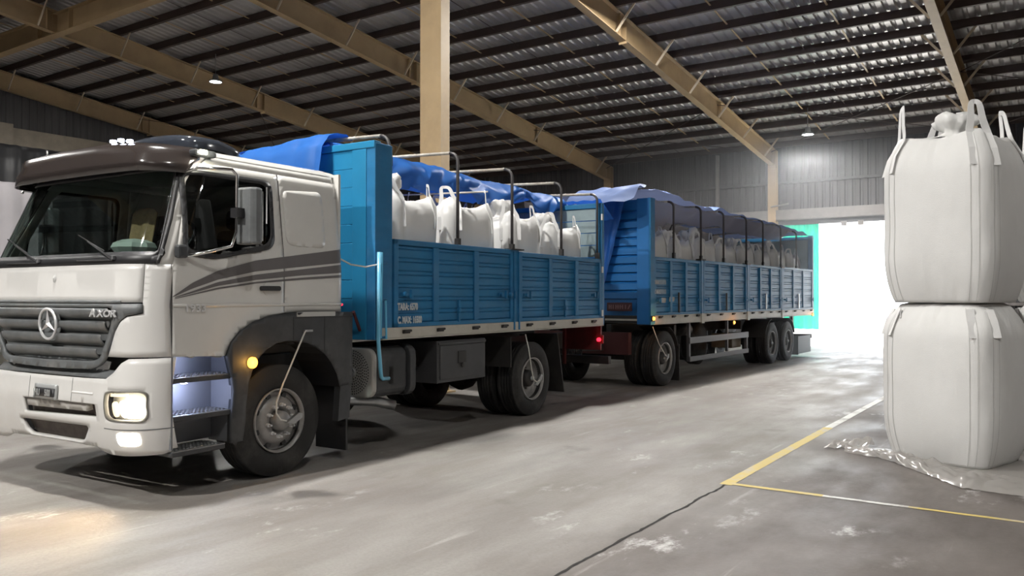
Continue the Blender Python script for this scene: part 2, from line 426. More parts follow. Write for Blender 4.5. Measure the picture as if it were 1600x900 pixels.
# roof bracing rods
def rod(a, b, r=.012): part('bracing_rod', MB().tube([a, b], r, 6), purlinM, ceil)
for i in (2, 3, 4):
    x0, x1 = RAFX[i], RAFX[i + 1]
    rod((x0, 29.6, zr(29.6) + .45), (x1, 24.2, zr(24.2) + .45)); rod((x1, 29.6, zr(29.6) + .45), (x0, 24.2, zr(24.2) + .45))
rod((-2.45, 24.2, zr(24.2) + .45), (4.1, 17.5, zr(17.5) + .45)); rod((4.1, 24.2, zr(24.2) + .45), (-2.45, 17.5, zr(17.5) + .45))
rod((-28.9, 24.2, zr(24.2) + .45), (-22.3, 17.5, zr(17.5) + .45)); rod((-22.3, 24.2, zr(24.2) + .45), (-28.9, 17.5, zr(17.5) + .45))
# long girder across the bays, carried by the interior columns
def ibeam(mb, a, b, w, h, t=.02):
    a = Vector(a); b = Vector(b)
    mb.beam(a + Vector((0, 0, t / 2)), b + Vector((0, 0, t / 2)), w, t).beam(a + Vector((0, 0, h - t / 2)), b + Vector((0, 0, h - t / 2)), w, t).beam(a + Vector((0, 0, h / 2)), b + Vector((0, 0, h / 2)), .014, h - 2 * t)
    return mb
GZ = zr(11.2) - .02
gm = ibeam(MB(), (-29.0, 11.17, GZ), (17.2, 11.17, GZ), .24, .56)
for x in (-22.3, -23.1, -21.5, -15.65):
    gm.box(x - .012, x + .012, 11.05, 11.29, GZ + .01, GZ + .55)
g = part('girder', gm, tan, ceil)
# interior columns
def column(x, y, ztop, w=.47, d=.24, name='column'):
    mb = MB(); mb.box(x - w, x, y, y + .02, 0, ztop).box(x - w, x, y + d - .02, y + d, 0, ztop).box(x - .02, x, y + .02, y + d - .02, 0, ztop).box(x - w, x - w + .02, y + .02, y + d - .02, 0, ztop)
    mb.box(x - w - .08, x + .08, y - .08, y + d + .08, 0, .025)
    return part(name, mb, tan)
c1 = column(-9.06, 11.05, GZ); tag(c1, 'tan steel box column rising behind the truck load bed', None, kind='structure')
c3 = column(4.3, 11.05, GZ); tag(c3, 'tan steel column beyond the bag stacks', None, kind='structure')

# walls
DX0, DX1, DZ = -8.75, -3.2, 4.30
wb_ = empty('wall_back'); tag(wb_, 'grey ribbed back wall with the open gateway', None, kind='structure')
part('wall_cladding', ribbed(-29.5, DX0, lambda x, o: [(x, 30.12 + o, 0), (x, 30.12 + o, 7.3)]), cladM, wb_)
part('wall_cladding', ribbed(DX1, 22.5, lambda x, o: [(x, 30.12 + o, 0), (x, 30.12 + o, 7.3)]), cladM, wb_)
part('wall_cladding', ribbed(DX0, DX1, lambda x, o: [(x, 30.12 + o, DZ), (x, 30.12 + o, 7.3)]), cladM, wb_)
for z in (1.4, 2.9, 5.75):
    for a, b in (((-29.4, DX0), (DX1, 22.4)) if z < 5 else ((-29.4, 22.4),)):
        part('girt', MB().box(a, b, 29.98, 30.1, z, z + .09), cladM if z > 5 else girtM, wb_)
part('lintel', MB().box(-11.5, -1.5, 29.86, 30.1, 4.42, 4.80).box(-11.5, -1.5, 29.78, 29.86, 4.44, 4.52), girtM, wb_)
part('lintel', MB().box(DX0 - .2, DX1 + .2, 29.95, 30.12, DZ - .05, 4.42), cladM, wb_)
for x in (-6.6, -6.05): part('door_bracket', MB().box(x - .09, x + .09, 29.9, 30.1, DZ - .16, DZ), girtM, wb_)
for x in (DX0 - .14, DX1): part('door_jamb', MB().box(x, x + .14, 29.9, 30.12, 0, DZ), girtM, wb_)
for i, x in enumerate(RAFX):
    mb = MB().box(x - .14, x + .14, 29.66, 29.68, 0, 6.95).box(x - .14, x + .14, 29.94, 29.96, 0, 6.95).box(x - .008, x + .008, 29.68, 29.94, 0, 6.95)
    mb.box(x - .12, x + .12, 29.66, 29.95, 6.33, 6.36)
    part('column', mb, tan, wb_)
part('post', MB().box(-11.15, -11.05, 29.85, 29.98, 0, 7.0), girtM, wb_)
part('post', MB().box(-5.3, -5.2, 29.85, 29.98, 4.8, 7.0), cladM, wb_)
part('wall_lamp_arm', MB().tube([(-9.0, 29.6, 4.9), (-8.3, 29.3, 4.95)], .03), girtM, wb_)
def gable(y, o): return [(-29.32 - o, y, 0), (-29.32 - o, y, zr(y) + .845)]
wl = part('wall_left', ribbed(-20.2, 30.2, gable), cladM); tag(wl, 'grey ribbed gable wall under the last rafter', None, kind='structure')
wr = part('wall_right', MB().box(22.5, 22.6, -20.2, 30.2, 0, 10.6), cladM); tag(wr, 'grey side wall', None, kind='structure')
wf = part('wall_front', MB().box(-29.5, 22.6, -20.3, -20.2, 0, 9.5), cladM); tag(wf, 'grey wall behind the viewpoint', None, kind='structure')
cg = empty('trim_1'); tag(cg, 'tan crane rail beam along the left wall', None, kind='structure')
railM = mat('dusty_rail_paint', (.26, .22, .17), .6, var=.2)
part('rail_beam', MB().box(-29.2, -28.5, 4, 12.9, 6.55, 7.3), railM, cg)
part('rail_beam', MB().box(-29.2, -28.7, 12.95, 29.6, 6.5, 7.22), railM, cg)

# teal curtain in the gateway
mb = MB()
def cur(u, v):
    x = -8.72 + u * 1.25; return (x, 30.06 + .03 * math.sin(x * 21) + .01 * nz(x * 3, v * 2), 4.25 - v * 3.72 + .02 * nz(x * 5, 7) * v)
mb.grid(cur, 80, 10)
c = part('door_curtain', mb, teal, smooth=True); tag(c, 'bright teal green curtain hanging in the gateway behind the trailer', 'curtain')

# high bay lamps
HB = []
def high_bay(x, y, label, on=1., z=None, vis=True):
    z = z or zr(y) + .05
    t = empty('high_bay_lamp', (x, y, z)); tag(t, label, 'lamp', 'high bay lamps under the roof')
    part('housing', MB().lathe([(.20, .0), (.20, .07), (.05, .09), (.02, .17), (-.03, .19), (-.03, .17)], axis='z', n=24), steel, t, smooth=True)
    part('diffuser', MB().lathe([(-.012, 0), (-.02, .165), (-.01, .17)], axis='z', n=24), E_bay, t)
    part('hanging_rod', MB().tube([(0, 0, .2), (0, 0, zr(y) + .6 - z)], .012, 6), steel, t)
    light('bulb', 'AREA', (0, 0, -.04), t, LAMP_W * on, (1, .975, .93), .34)
    return t
high_bay(-20.75, 14.94, 'round white lamp glowing above the cab, beside the second tan rafter', 1.1, 7.99)
high_bay(-6.75, 25.9, 'round white lamp glowing high in front of the back wall, near the gateway', .8, 6.67)
high_bay(-7.15, 15.9, 'lamp hanging just above the picture over the trailer', 1.7, 8.25)
high_bay(-7.2, 3.6, 'lamp hanging above the truck cab', 1.7)
high_bay(-6.6, -5.5, 'lamp hanging in front of the truck', 3.5)
high_bay(1.5, 1.0, 'lamp hanging above the viewpoint', .6)
high_bay(1.5, -8.5, 'lamp hanging behind the viewpoint', .55)
high_bay(7.0, 14.0, 'unseen lamp added for light beyond the bag stacks', .6)  # out of view, added only to light the right side of the hall
high_bay(-20.5, 3.0, 'unseen lamp added for light in the far bay beside the truck', .6)  # out of view, added only to light the bay behind the truck

# ================================================================== VEHICLE PIECES
def wheel(parent, x, y, kind, R=.515, face=1, first=[None]):
    """x = plane of the outer sidewall, body goes inwards (towards -face)"""
    w = .30
    t = MB()
    prof = [(-.035, .29), (-.012, .31), (-.002, .36), (0, .42), (-.012, .475), (-.028, .50)]
    g = [(-.028, R - .004), (-.04, R)]
    for gx in (.075, .12, .165, .21):
        g += [(-gx, R), (-gx - .004, R - .014), (-gx - .014, R - .014), (-gx - .018, R)]
    back = [(-w - a, r) for a, r in reversed(prof)]
    prof2 = prof + g + [(-w + .04, R), (-w + .028, R - .004)] + back + [(-w + .035, .27), (-.035, .27), (-.035, .29)]
    t.lathe([(a * face, r) for a, r in prof2], n=56)
    # tread shoulder blocks
    for k in range(56):
        a = 2 * PI * k / 56; c, s_ = math.cos(a), math.sin(a)
        for xo in (-.022, -w + .022):
            p = Vector((xo * face, c * (R - .012), s_ * (R - .012))); q = Vector((xo * face, c * (R - .035), s_ * (R - .035)))
    o = part('wheel', t, rubber, parent, smooth=True); o.location = (x, y, R)
    if kind == 'front':
        rim = MB().lathe([(a * face, r) for a, r in [(-.03, .292), (.002, .298), (.004, .288), (-.03, .275), (-.075, .268), (-.09, .255), (-.06, .225), (-.03, .205), (-.015, .16), (-.015, .115), (-.05, .112), (-.05, .0)]], n=48)
        part('rim', rim, rimM, o, smooth=True)
        hb = MB().lathe([(a * face, r) for a, r in [(-.05, .088), (.03, .086), (.05, .075), (.055, .0)]], n=24); part('hub', hb, rimM, o, smooth=True)
        for k in range(8):
            a = 2 * PI * (k + .5) / 8; hh = MB().lathe([(-.052 * face, .0), (-.052 * face, .02)], n=10)
            q = MB(); cyy, czz = .238 * math.cos(a), .238 * math.sin(a)
            n_ = 12; pts = [(cyy + .026 * math.cos(j * 2 * PI / n_), czz + .026 * math.sin(j * 2 * PI / n_)) for j in range(n_)]
            q.prism(pts, -.09 * face, -.052 * face); h_ = part('vent_hole', q, black, o)
        nm = MB().lathe([(a * face, r) for a, r in [(-.015, .017), (.012, .017), (.015, .011), (.045, .010), (.05, .0)]], n=10).mesh('wheel_nut'); nm.materials.append(badgeM)
        for k in range(10):
            a = 2 * PI * (k + .3) / 10; n_ = bpy.data.objects.new('wheel_nut', nm); COL.objects.link(n_); n_.parent = o; n_.location = (0, .145 * math.cos(a), .145 * math.sin(a))
    else:
        rim = MB().lathe([(a * face, r) for a, r in [(-.03, .292), (.0, .298), (.002, .286), (-.03, .275), (-.11, .268), (-.15, .25), (-.165, .20), (-.165, .13), (-.165, .125)]], n=48)
        part('rim', rim, rimM, o, smooth=True)
        hb = MB().lathe([(a * face, r) for a, r in [(-.16, .125), (-.06, .115), (-.045, .10), (-.03, .06), (-.025, 0)]], n=24); part('hub', hb, darksteel, o, smooth=True)
        nb = MB()
        for k in range(10):
            a = 2 * PI * k / 10; nb.lathe([(-.165 * face, .015), (-.13 * face, .015), (-.128 * face, 0)], (0, .155 * math.cos(a), .155 * math.sin(a)), n=8)
        part('wheel_nuts', nb, rimM, o)
        part('hub_cap', MB().lathe([(-.026 * face, .035), (.0, .032), (.006 * face, 0)], n=16), steel, o, smooth=True)
        inner = MB().lathe([((a - .335) * face, r) for a, r in prof2], n=40); part('inner_tyre', inner, rubber, o, smooth=True)
    return o
def slatted_gate(root, y0, y1, z0, z1, x, stiles, nslat=6, lm=blue, hw=True, side=1):
    """drop side with frame, stiles and pressed slats; outer face at x"""
    d = -.05 * side
    f = MB(); X0, X1 = sorted((x, x + d))
    f.box(X0, X1, y0, y1, z1 - .06, z1).box(X0, X1, y0, y1, z0, z0 + .05).box(X0, X1, y0, y0 + .07, z0, z1).box(X0, X1, y1 - .07, y1, z0, z1)
    g = part('side_gate', f, lm, root, bevel=.006)
    for sy in stiles: part('stile', MB().box(X0, X1 + (.004 if side > 0 else 0), y0 + sy * (y1 - y0) - .05, y0 + sy * (y1 - y0) + .05, z0 + .05, z1 - .06), lm, g, bevel=.005)
    h = (z1 - z0 - .11) / nslat; L_ = y1 - y0 - .12
    s0, s1 = (x - .05 * side, x - .022 * side)
    sm = MB(); n = h
    prof = [(0, 0), (.012, .012), (.012, n * .62), (0, n * .68), (.0, n * .72), (.010, n * .76), (.010, n - .012), (0, n)]
    poly = [(a, b) for a, b in prof] + [(-.02, n), (-.02, 0)]
    sm.prism([(a * side, b) for a, b in poly], 0, L_, 'y')
    me = sm.mesh('slat'); me.materials.append(lm)
    for k in range(nslat):
        o = bpy.data.objects.new('slat', me); COL.objects.link(o); o.parent = g; o.location = (x - .032 * side, y0 + .06, z0 + .05 + k * h)
    return g
def latch(root, y, z, x=.0, w=.11, m=None):
    mb = MB().box(x, x + .02, y - w / 2, y + w / 2, z - .018, z + .018).box(x + .02, x + .05, y + w / 2 - .03, y + w / 2, z - .05, z + .05).lathe([(x + .02, .028), (x + .05, .028), (x + .055, 0)], (0, y - w / 4, z), n=12)
    return part('latch', mb, m or blue, root)
def hinge(root, y, z, x=.0):
    mb = MB().box(x - .01, x + .03, y - .05, y + .05, z - .02, z + .02).tube([(x + .035, y - .06, z + .01), (x + .035, y + .06, z + .01)], .014, 8)
    return part('hinge', mb, darksteel, root)
def bow(root, y, z0, z1, w=2.5, r=.02, m2=None, lean=0):
    pts = [(-.03, y, z0), (-.03, y, z1 - .12)]
    for k in range(1, 6):
        a = PI / 2 * k / 5; pts.append((-.03 - .12 * (1 - math.cos(a)), y, z1 - .12 + .12 * math.sin(a)))
    o = part('bow_post', MB().tube(pts, r, 8), bowM, root, smooth=True)
    p2 = [(-.15 + .0, y, z1), (-w / 2, y, z1 + .04), (-w + .15, y, z1)]
    part('bow', MB().tube(p2, r, 8), m2 or rustw, root, smooth=True)
    p3 = [(-w + .03, y, z0), (-w + .03, y, z1 - .12), (-w + .08, y, z1 - .02), (-w + .15, y, z1)]
    part('bow_post', MB().tube(p3, r, 8), bowM, root, smooth=True)
    part('bow_socket', MB().box(-.055, -.002, y - .03, y + .03, z0 - .02, z0 + .09), darksteel, root)

# ================================================================== TRUCK
T = empty('truck', (-6.005, 3.6, 0), rad(2.2))
tag(T, 'rigid truck with white cab and blue slatted load bed, headlights on', 'truck')
RC = .33
YF = [(.35, .12), (.45, .07), (.6, .03), (.8, .0), (1.0, .02), (1.17, .05), (1.6, .03), (1.92, .06), (2.0, .10), (2.65, .36), (2.75, .42), (2.95, .62)]
INS = [(.4, .02), (.6, 0), (1.9, 0), (2.1, .015), (2.75, .09), (2.87, .13), (2.95, .22)]
def lerp(t, z): return float(np.interp(z, [a for a, b in t], [b for a, b in t]))
YREAR = 2.33
def S(u, z, off=0.):
    yf = lerp(YF, z); i = lerp(INS, z); a = PI * RC / 2; W = 2.5 - 2 * i - 2 * RC
    if u >= 0:
        y = yf + RC + u; x = -i; nx, ny = 1, 0
        if y > YREAR - .13:
            t = min(1, (y - YREAR + .13) / .13); x -= .10 * (1 - math.sqrt(max(0, 1 - t * t))); nx, ny = math.sqrt(max(0, 1 - t * t * .8)), t * .8
    elif u >= -a:
        p = -u / RC; x = -i - RC * (1 - math.cos(p)); y = yf + RC - RC * math.sin(p); nx, ny = math.cos(p), -math.sin(p)
    elif u >= -a - W: x = -i - RC - (-u - a); y = yf; nx, ny = 0, -1
    else:
        p = (-u - a - W) / RC
        if p <= PI / 2: x = -2.5 + i + RC - RC * math.sin(p); y = yf + RC * (1 - math.cos(p)); nx, ny = -math.sin(p), -math.cos(p)
        else: x = -2.5 + i; y = yf + RC + (p - PI / 2) * RC; nx, ny = -1, 0
    return Vector((x + nx * off, y + ny * off, z))
UC = -1.438
def su(y, z):
    yc = lerp(YF, z) + RC
    if y >= yc: return y - yc
    return -RC * math.asin(min(1, (yc - y) / RC))
def mir(pts): return [(2 * UC - u, z) for u, z in pts]
def dense(pts, step=.04):
    out = []
    for i, p in enumerate(pts):
        q = pts[(i + 1) % len(pts)]; n = max(1, int(math.hypot(p[0] - q[0], p[1] - q[1]) / step))
        for k in range(n): t = k / n; out.append((p[0] * (1 - t) + q[0] * t, p[1] * (1 - t) + q[1] * t))
    return out
def inside(p, poly):
    c = False; j = len(poly) - 1
    for i in range(len(poly)):
        a, b = poly[i], poly[j]
        if (a[1] > p[1]) != (b[1] > p[1]) and p[0] < (b[0] - a[0]) * (p[1] - a[1]) / (b[1] - a[1]) + a[0]: c = not c
        j = i
    return c
def skin(name, outer, m, parent, holes=(), off=0., thick=.02, fn=None, flip=False, step=.05, smooth=True, side=False, mirror=False, soff=-1):
    """outer/holes polygons in (u,z), or (y,z) with side=True"""
    conv = (lambda p: (su(p[0], p[1]), p[1])) if side else (lambda p: p)
    O = [conv(p) for p in dense(outer, .04)]; Hs = [[conv(p) for p in dense(h, .04)] for h in holes]
    pts = [Vector(p) for p in O]; edges = [(i, (i + 1) % len(O)) for i in range(len(O))]
    for h in Hs:
        b = len(pts); pts += [Vector(p) for p in h]; edges += [(b + i, b + (i + 1) % len(h)) for i in range(len(h))]
    xs = [p[0] for p in O]; zs = [p[1] for p in O]
    nu = int((max(xs) - min(xs)) / step); nzz = int((max(zs) - min(zs)) / step)
    for i in range(1, nu):
        for j in range(1, nzz):
            p = (min(xs) + (max(xs) - min(xs)) * i / nu, min(zs) + (max(zs) - min(zs)) * j / nzz)
            if inside(p, O) and not any(inside(p, h) for h in Hs): pts.append(Vector(p))
    v, e, f, *_ = delaunay_2d_cdt(pts, edges, [], 0, 1e-5)
    keep = []
    for t in f:
        c = sum((v[i] for i in t), Vector((0, 0))) / 3
        if inside(c, O) and not any(inside(c, h) for h in Hs): keep.append(tuple(t))
    fn = fn or (lambda u, z: S(u, z, off))
    V = [fn(p.x, p.y) for p in v]
    me = bpy.data.meshes.new(name); me.from_pydata([tuple(p) for p in V], [], keep); me.update()
    # orient outwards (away from the cab centre)
    if keep:
        c = Vector((-1.25, 1.4, 0)); s_ = 0
        for p in me.polygons: s_ += 1 if (Vector((p.center.x, p.center.y, 0)) - c).dot(p.normal) > 0 else -1
        if s_ < 0: me.flip_normals()
    o = link(name, me, m, parent, smooth=smooth)
    if thick:
        md = o.modifiers.new('s', 'SOLIDIFY'); md.thickness = thick; md.offset = soff
    if mirror:
        me2 = me.copy(); 
        for q in me2.vertices: q.co.x = -2.5 - q.co.x
        me2.flip_normals(); o2 = link(name, me2, m, parent, smooth=smooth)
        if thick: md = o2.modifiers.new('s', 'SOLIDIFY'); md.thickness = thick; md.offset = soff
        return o, o2
    return o
def side_pts(pts): return pts
BB = [(.332, 1.171), (.856, 1.15), (.909, 1.263), (1.011, 1.359), (1.151, 1.434), (1.333, 1.482), (1.522, 1.508)]
WIN = smoothpoly([(.452, 2.02), (.50, 2.70), (.56, 2.715), (1.36, 2.715), (1.415, 2.66), (1.40, 2.17), (1.34, 2.10), (.75, 1.985)], .05)
PIL = [(.335, 1.92), (.40, 2.10), (.53, 2.62), (.60, 2.76), (.72, 2.855)]
doors = skin('cab_door', BB + [(1.51, 1.52), (1.505, 2.80), (.68, 2.80)] + [(.535, 2.62), (.40, 2.10), (.335, 1.92)], white, T, [WIN], side=True, mirror=True)
doorL, doorR = doors
skin('side_panel', [(1.522, 1.508), (1.761, 1.516), (2.325, 1.508), (2.33, 2.80), (1.512, 2.80), (1.517, 1.52)], white, T, side=True, mirror=True)
skin('roof_side_panel', [(.70, 2.802), (2.33, 2.802), (2.33, 2.875), (.80, 2.875)], white, T, side=True, mirror=True)
rec = smoothpoly([(1.557, 2.655), (2.02, 2.69), (2.06, 2.64), (2.06, 2.18), (2.02, 2.135), (1.60, 2.142), (1.557, 2.19)], .05)
skin('blank_window_panel', rec, white, T, side=True, mirror=True, off=.006, thick=.006)
# stripes
st = {'a': ([(.341, 1.661), (.521, 1.772), (.773, 1.879), (1.184, 1.982), (1.718, 2.057), (2.322, 2.142)], [(.341, 1.655), (.521, 1.724), (.774, 1.803), (1.185, 1.885), (1.719, 1.942), (2.323, 2.006)]),
      'b': ([(.36, 1.655), (.521, 1.703), (.774, 1.783), (1.185, 1.856), (1.719, 1.918), (2.322, 1.987)], [(.36, 1.65), (.521, 1.688), (.774, 1.75), (1.185, 1.808), (1.719, 1.86), (2.323, 1.903)]),
      'c': ([(.36, 1.645), (.774, 1.736), (1.185, 1.792), (1.719, 1.839), (2.322, 1.882)], [(.36, 1.64), (.774, 1.721), (1.185, 1.776), (1.719, 1.818), (2.323, 1.855)])}
for k_, (a, b) in st.items():
    mb = MB(); N_ = 50
    def sf(u, v, a=a, b=b):
        y = a[0][0] + v * (2.322 - a[0][0]); z = lerp(a, y) * (1 - u) + lerp(b, y) * u; return S(su(y, z), z, .004)
    mb.grid(sf, 2, N_); part('stripe', mb, stripeM, T, smooth=True)
    mb2 = MB(); mb2.v = [(-2.5 - x, y, z) for x, y, z in mb.v]; mb2.f = mb.f; part('stripe', mb2, stripeM, T, smooth=True)
part('door_seam', MB().grid(lambda u, v: S(su(1.508 + u * .008, 1.52 + v * 1.28), 1.52 + v * 1.28, .0015), 1, 20), black, T)
part('door_seam', MB().grid(lambda u, v: S(su(.328 + u * .009, 1.175 + v * .745), 1.175 + v * .745, .0015), 1, 20), black, T)
part('moulding', MB().grid(lambda u, v: S(su(.34 + v * 1.98, 1.60 - .03 * u), 1.60 - .03 * u, .004 + .01 * math.sin(u * PI)), 4, 40), white, T, smooth=True)
# glass of the doors and rubber frames
def ring(poly, d, side_=True):
    c = (sum(p[0] for p in poly) / len(poly), sum(p[1] for p in poly) / len(poly))
    return [(p[0] + d * (1 if p[0] > c[0] else -1) * min(1, abs(p[0] - c[0]) * 6), p[1] + d * (1 if p[1] > c[1] else -1) * min(1, abs(p[1] - c[1]) * 12)) for p in poly]
for dr, sg in ((doorL, 0), (doorR, 1)):
    f_ = (lambda u, z, o=.006: S(u, z, o)) if not sg else (lambda u, z, o=.006: Vector((-2.5 - S(u, z, o).x, S(u, z, o).y, z)))
    skin('window_seal', ring(WIN, .012), black, dr, [ring(WIN, -.03)], side=True, fn=f_, thick=.012, soff=0)
    skin('door_window', WIN, glassS, dr, side=True, fn=(lambda u, z, g=f_: g(u, z, -.004)), thick=0)
    x0 = 0 if not sg else -2.5; s_ = 1 if not sg else -1
    hp = S(su(1.3, 1.74), 1.74)
    part('door_handle', MB().prism(rrect(1.22, 1.45, 1.712, 1.755, .018), x0 + s_ * .002, x0 + s_ * .035), black, dr, bevel=.006)
    part('handle_recess', MB().prism(rrect(1.27, 1.37, 1.67, 1.79, .045), x0, x0 + s_ * .004), white, dr)
    part('window_slider', MB().prism([(1.335, 2.15), (1.35, 2.15), (1.35, 2.66), (1.335, 2.66)], x0 - s_ * .055, x0 - s_ * .045), chrome, dr)
text('1933', (.012, .44, 1.535), SIDE, .085, badgeM, T, 1.25, .002, 'model_number', .004)
# front skins
HOOD = [(-.262, 1.918), (-.252, 1.612), (2 * UC + .252, 1.612), (2 * UC + .262, 1.918)]
skin('front_flap', HOOD, whiteb, T, off=.004)
skin('flap_trim', [(-.42, 1.628), (-.42, 1.606), (2 * UC + .42, 1.606), (2 * UC + .42, 1.628)], grilleM, T, off=.014, thick=.012)
cornerP = [(-.046, 1.918), (-.255, 1.918), (-.246, 1.525), (-.30, 1.512), (-.372, 1.50), (-.43, 1.46), (-.49, 1.38), (-.60, 1.175), (-.046, 1.175)]
skin('corner_panel', cornerP, whiteb, T, off=.002); skin('corner_panel', mir(cornerP), whiteb, T, off=.002)
GR = [(-.252, 1.60), (-.252, 1.53), (-.30, 1.518), (-.375, 1.506), (-.44, 1.463), (-.50, 1.385), (-.655, 1.135), (-.70, 1.105), (-.80, 1.075), (-1.1, 1.062)]
GRI = smoothpoly([(-.52, 1.57), (-.50, 1.50), (-.57, 1.36), (-.70, 1.16), (-.78, 1.135), (UC, 1.125)] + mir([(-.78, 1.135), (-.70, 1.16), (-.57, 1.36), (-.50, 1.50), (-.52, 1.57)]), .03)
outerG = GR + [(UC, 1.058)] + mir(GR[::-1])
gr = skin('grille', outerG, gplast if 0 else grilleM, T, [GRI], off=.012, thick=.03)
skin('grille_back', GRI, grilleM, gr, off=-.035, thick=.01)
for z0, z1, e in ((1.475, 1.562, .56), (1.37, 1.455, .60), (1.26, 1.35, .665), (1.15, 1.235, .735)):
    def gf(u, v, z0=z0, z1=z1, e=e):
        uu = -e - .0 + v * (2 * UC + 2 * e); z = z0 + (z1 - z0) * u
        return S(uu, z, -.03 + .05 * math.sin(min(1, u * 1.0) * PI * .62 + .1))
    part('grille_slat', MB().grid(gf, 6, 60), grilleM, gr, smooth=True, solid=.006)
# star emblem
em = MB(); cx, cz, R_ = UC + .045, 1.428, .128
ringp = [S(cx + R_ * math.cos(a), cz + R_ * math.sin(a), .045) for a in [2 * PI * k / 40 for k in range(41)]]
em.tube(ringp, .011, 8, False)
for k in range(3):
    a = PI / 2 + k * 2 * PI / 3; tip = S(cx + R_ * math.cos(a), cz + R_ * math.sin(a), .045)
    c0 = S(cx, cz, .062); l = S(cx + .024 * math.cos(a + PI / 3), cz + .024 * math.sin(a + PI / 3), .040); r_ = S(cx + .024 * math.cos(a - PI / 3), cz + .024 * math.sin(a - PI / 3), .040)
    bk = S(cx, cz, .03)
    em.add([tip, l, c0, r_, bk], [(0, 1, 2), (0, 2, 3), (0, 3, 4), (0, 4, 1)])
part('star_emblem', em, badgeM, gr, smooth=False)
part('emblem_cup', MB().grid(lambda u, v: S(cx + v * (R_ + .02) * math.cos(2 * PI * u), cz + v * (R_ + .02) * math.sin(2 * PI * u), -.02 + .035 * v), 32, 4), grilleM, gr, smooth=True)
p = S(-.80, 1.50, .045)
text('A', (p.x + .07, p.y - .02, 1.497), (rad(90), 0, rad(4)), .095, badgeM, gr, 1.1, .002, 'badge_lettering', .006, .1)
text('XOR', (p.x + .155, p.y - .010, 1.497), (rad(90), 0, rad(8)), .078, badgeM, gr, 1.25, .002, 'badge_lettering', .006, .1)
part('hood_emblem', MB().grid(lambda u, v: S(UC + .055 + v * .026 * math.cos(2 * PI * u), 1.815 + v * .038 * math.sin(2 * PI * u), .018 - .012 * v), 20, 2), mat('pale_emblem', (.5, .5, .49), .4), T)
# lower grille opening with ribs
part('radiator_recess', MB().box(-2.25, -.25, .22, .26, .95, 1.2), black, T)
rb = MB()
for k in range(17):
    x = -1.95 + k * 1.4 / 16; rb.beam((x, .10, 1.0), (x + .03, .12, 1.13), .018, .05)
part('radiator_ribs', rb, steel, T)
part('lower_lip', MB().grid(lambda u, v: S(-.56 + v * (2 * UC + 1.12), 1.0 + .06 * u, -.02 - .05 * u), 3, 40), grilleM, T, smooth=True, solid=.008)
# bumper
top = [(-.052, 1.166), (-.37, 1.163), (-.43, 1.13), (-.50, 1.05), (-.585, 1.0), (-.9, .992)]
bot = [(-.045, .43), (-.07, .405), (-.14, .392), (-.42, .382), (-.62, .378), (-.70, .395), (-.80, .428), (-1.09, .438)]
BU = [(-.001, 1.166)] + top + [(UC, .99)] + mir(top[::-1]) + mir([(-.001, 1.166), (-.001, .43)]) + mir(bot) + [(UC, .438)] + bot[::-1] + [(-.001, .43)]
HL = smoothpoly([(-.575, .89), (-.50, .906), (-.235, .908), (-.19, .88), (-.19, .71), (-.235, .666), (-.53, .676), (-.58, .70)], .03)
SL1 = smoothpoly([(-1.80, .785), (-.705, .79), (-.705, .685), (-1.80, .655)], .015)
SL2 = smoothpoly([(-1.90, .592), (-.86, .603), (-.845, .58), (-.93, .482), (-1.0, .452), (-1.76, .452), (-1.83, .49)], .02)
bu = skin('bumper', BU, whiteb, T, [HL, mir(HL), SL1, SL2], thick=.035)
for h in (SL1, SL2): skin('bumper_slot', ring(h, .01), mat('slot_grime', (.12, .10, .09), .7, var=.5, vscale=14), bu, off=-.075, thick=.01)
skin('slot_step', [(-1.78, .775), (-.86, .782), (-.86, .722), (-1.78, .71)], mat('step_grey', (.40, .385, .36), .6), bu, off=-.02, thick=.05)
part('bumper_seam', MB().grid(lambda u, v: S(-.001 - v * .62, .598 + .008 * u, .0012), 1, 30), grilleM, bu)
part('bumper_seam', MB().grid(lambda u, v: S(-1.045 - .006 * u, .79 + .195 * v, .0012), 1, 10), grilleM, bu)
part('bumper_seam', MB().grid(lambda u, v: S(-1.70 - .006 * u, .79 + .185 * v, .0012), 1, 10), grilleM, bu)
part('bumper_crease', MB().grid(lambda u, v: S(-1.04 + v * .30, .862 + .02 * u, .001 + .006 * math.sin(u * PI)), 3, 8), whiteb, bu, smooth=True)
pl = skin('number_plate', smoothpoly([(-1.585, .918), (-1.24, .918), (-1.24, .79), (-1.585, .79)], .01), plateM, T, off=.02, thick=.008)
q = S(-1.57, .80, .03)
skin('plate_panel', smoothpoly([(-1.56, .885), (-1.265, .885), (-1.265, .812), (-1.56, .812)], .006), black, pl, off=.024, thick=.004)
text('JHU', (-1.378, q.y + .0, .82), FRONT, .078, plateM, pl, .72, .002, 'plate_lettering')
text('500', (-1.205, q.y + .0, .82), FRONT, .078, plateM, pl, .72, .002, 'plate_lettering')
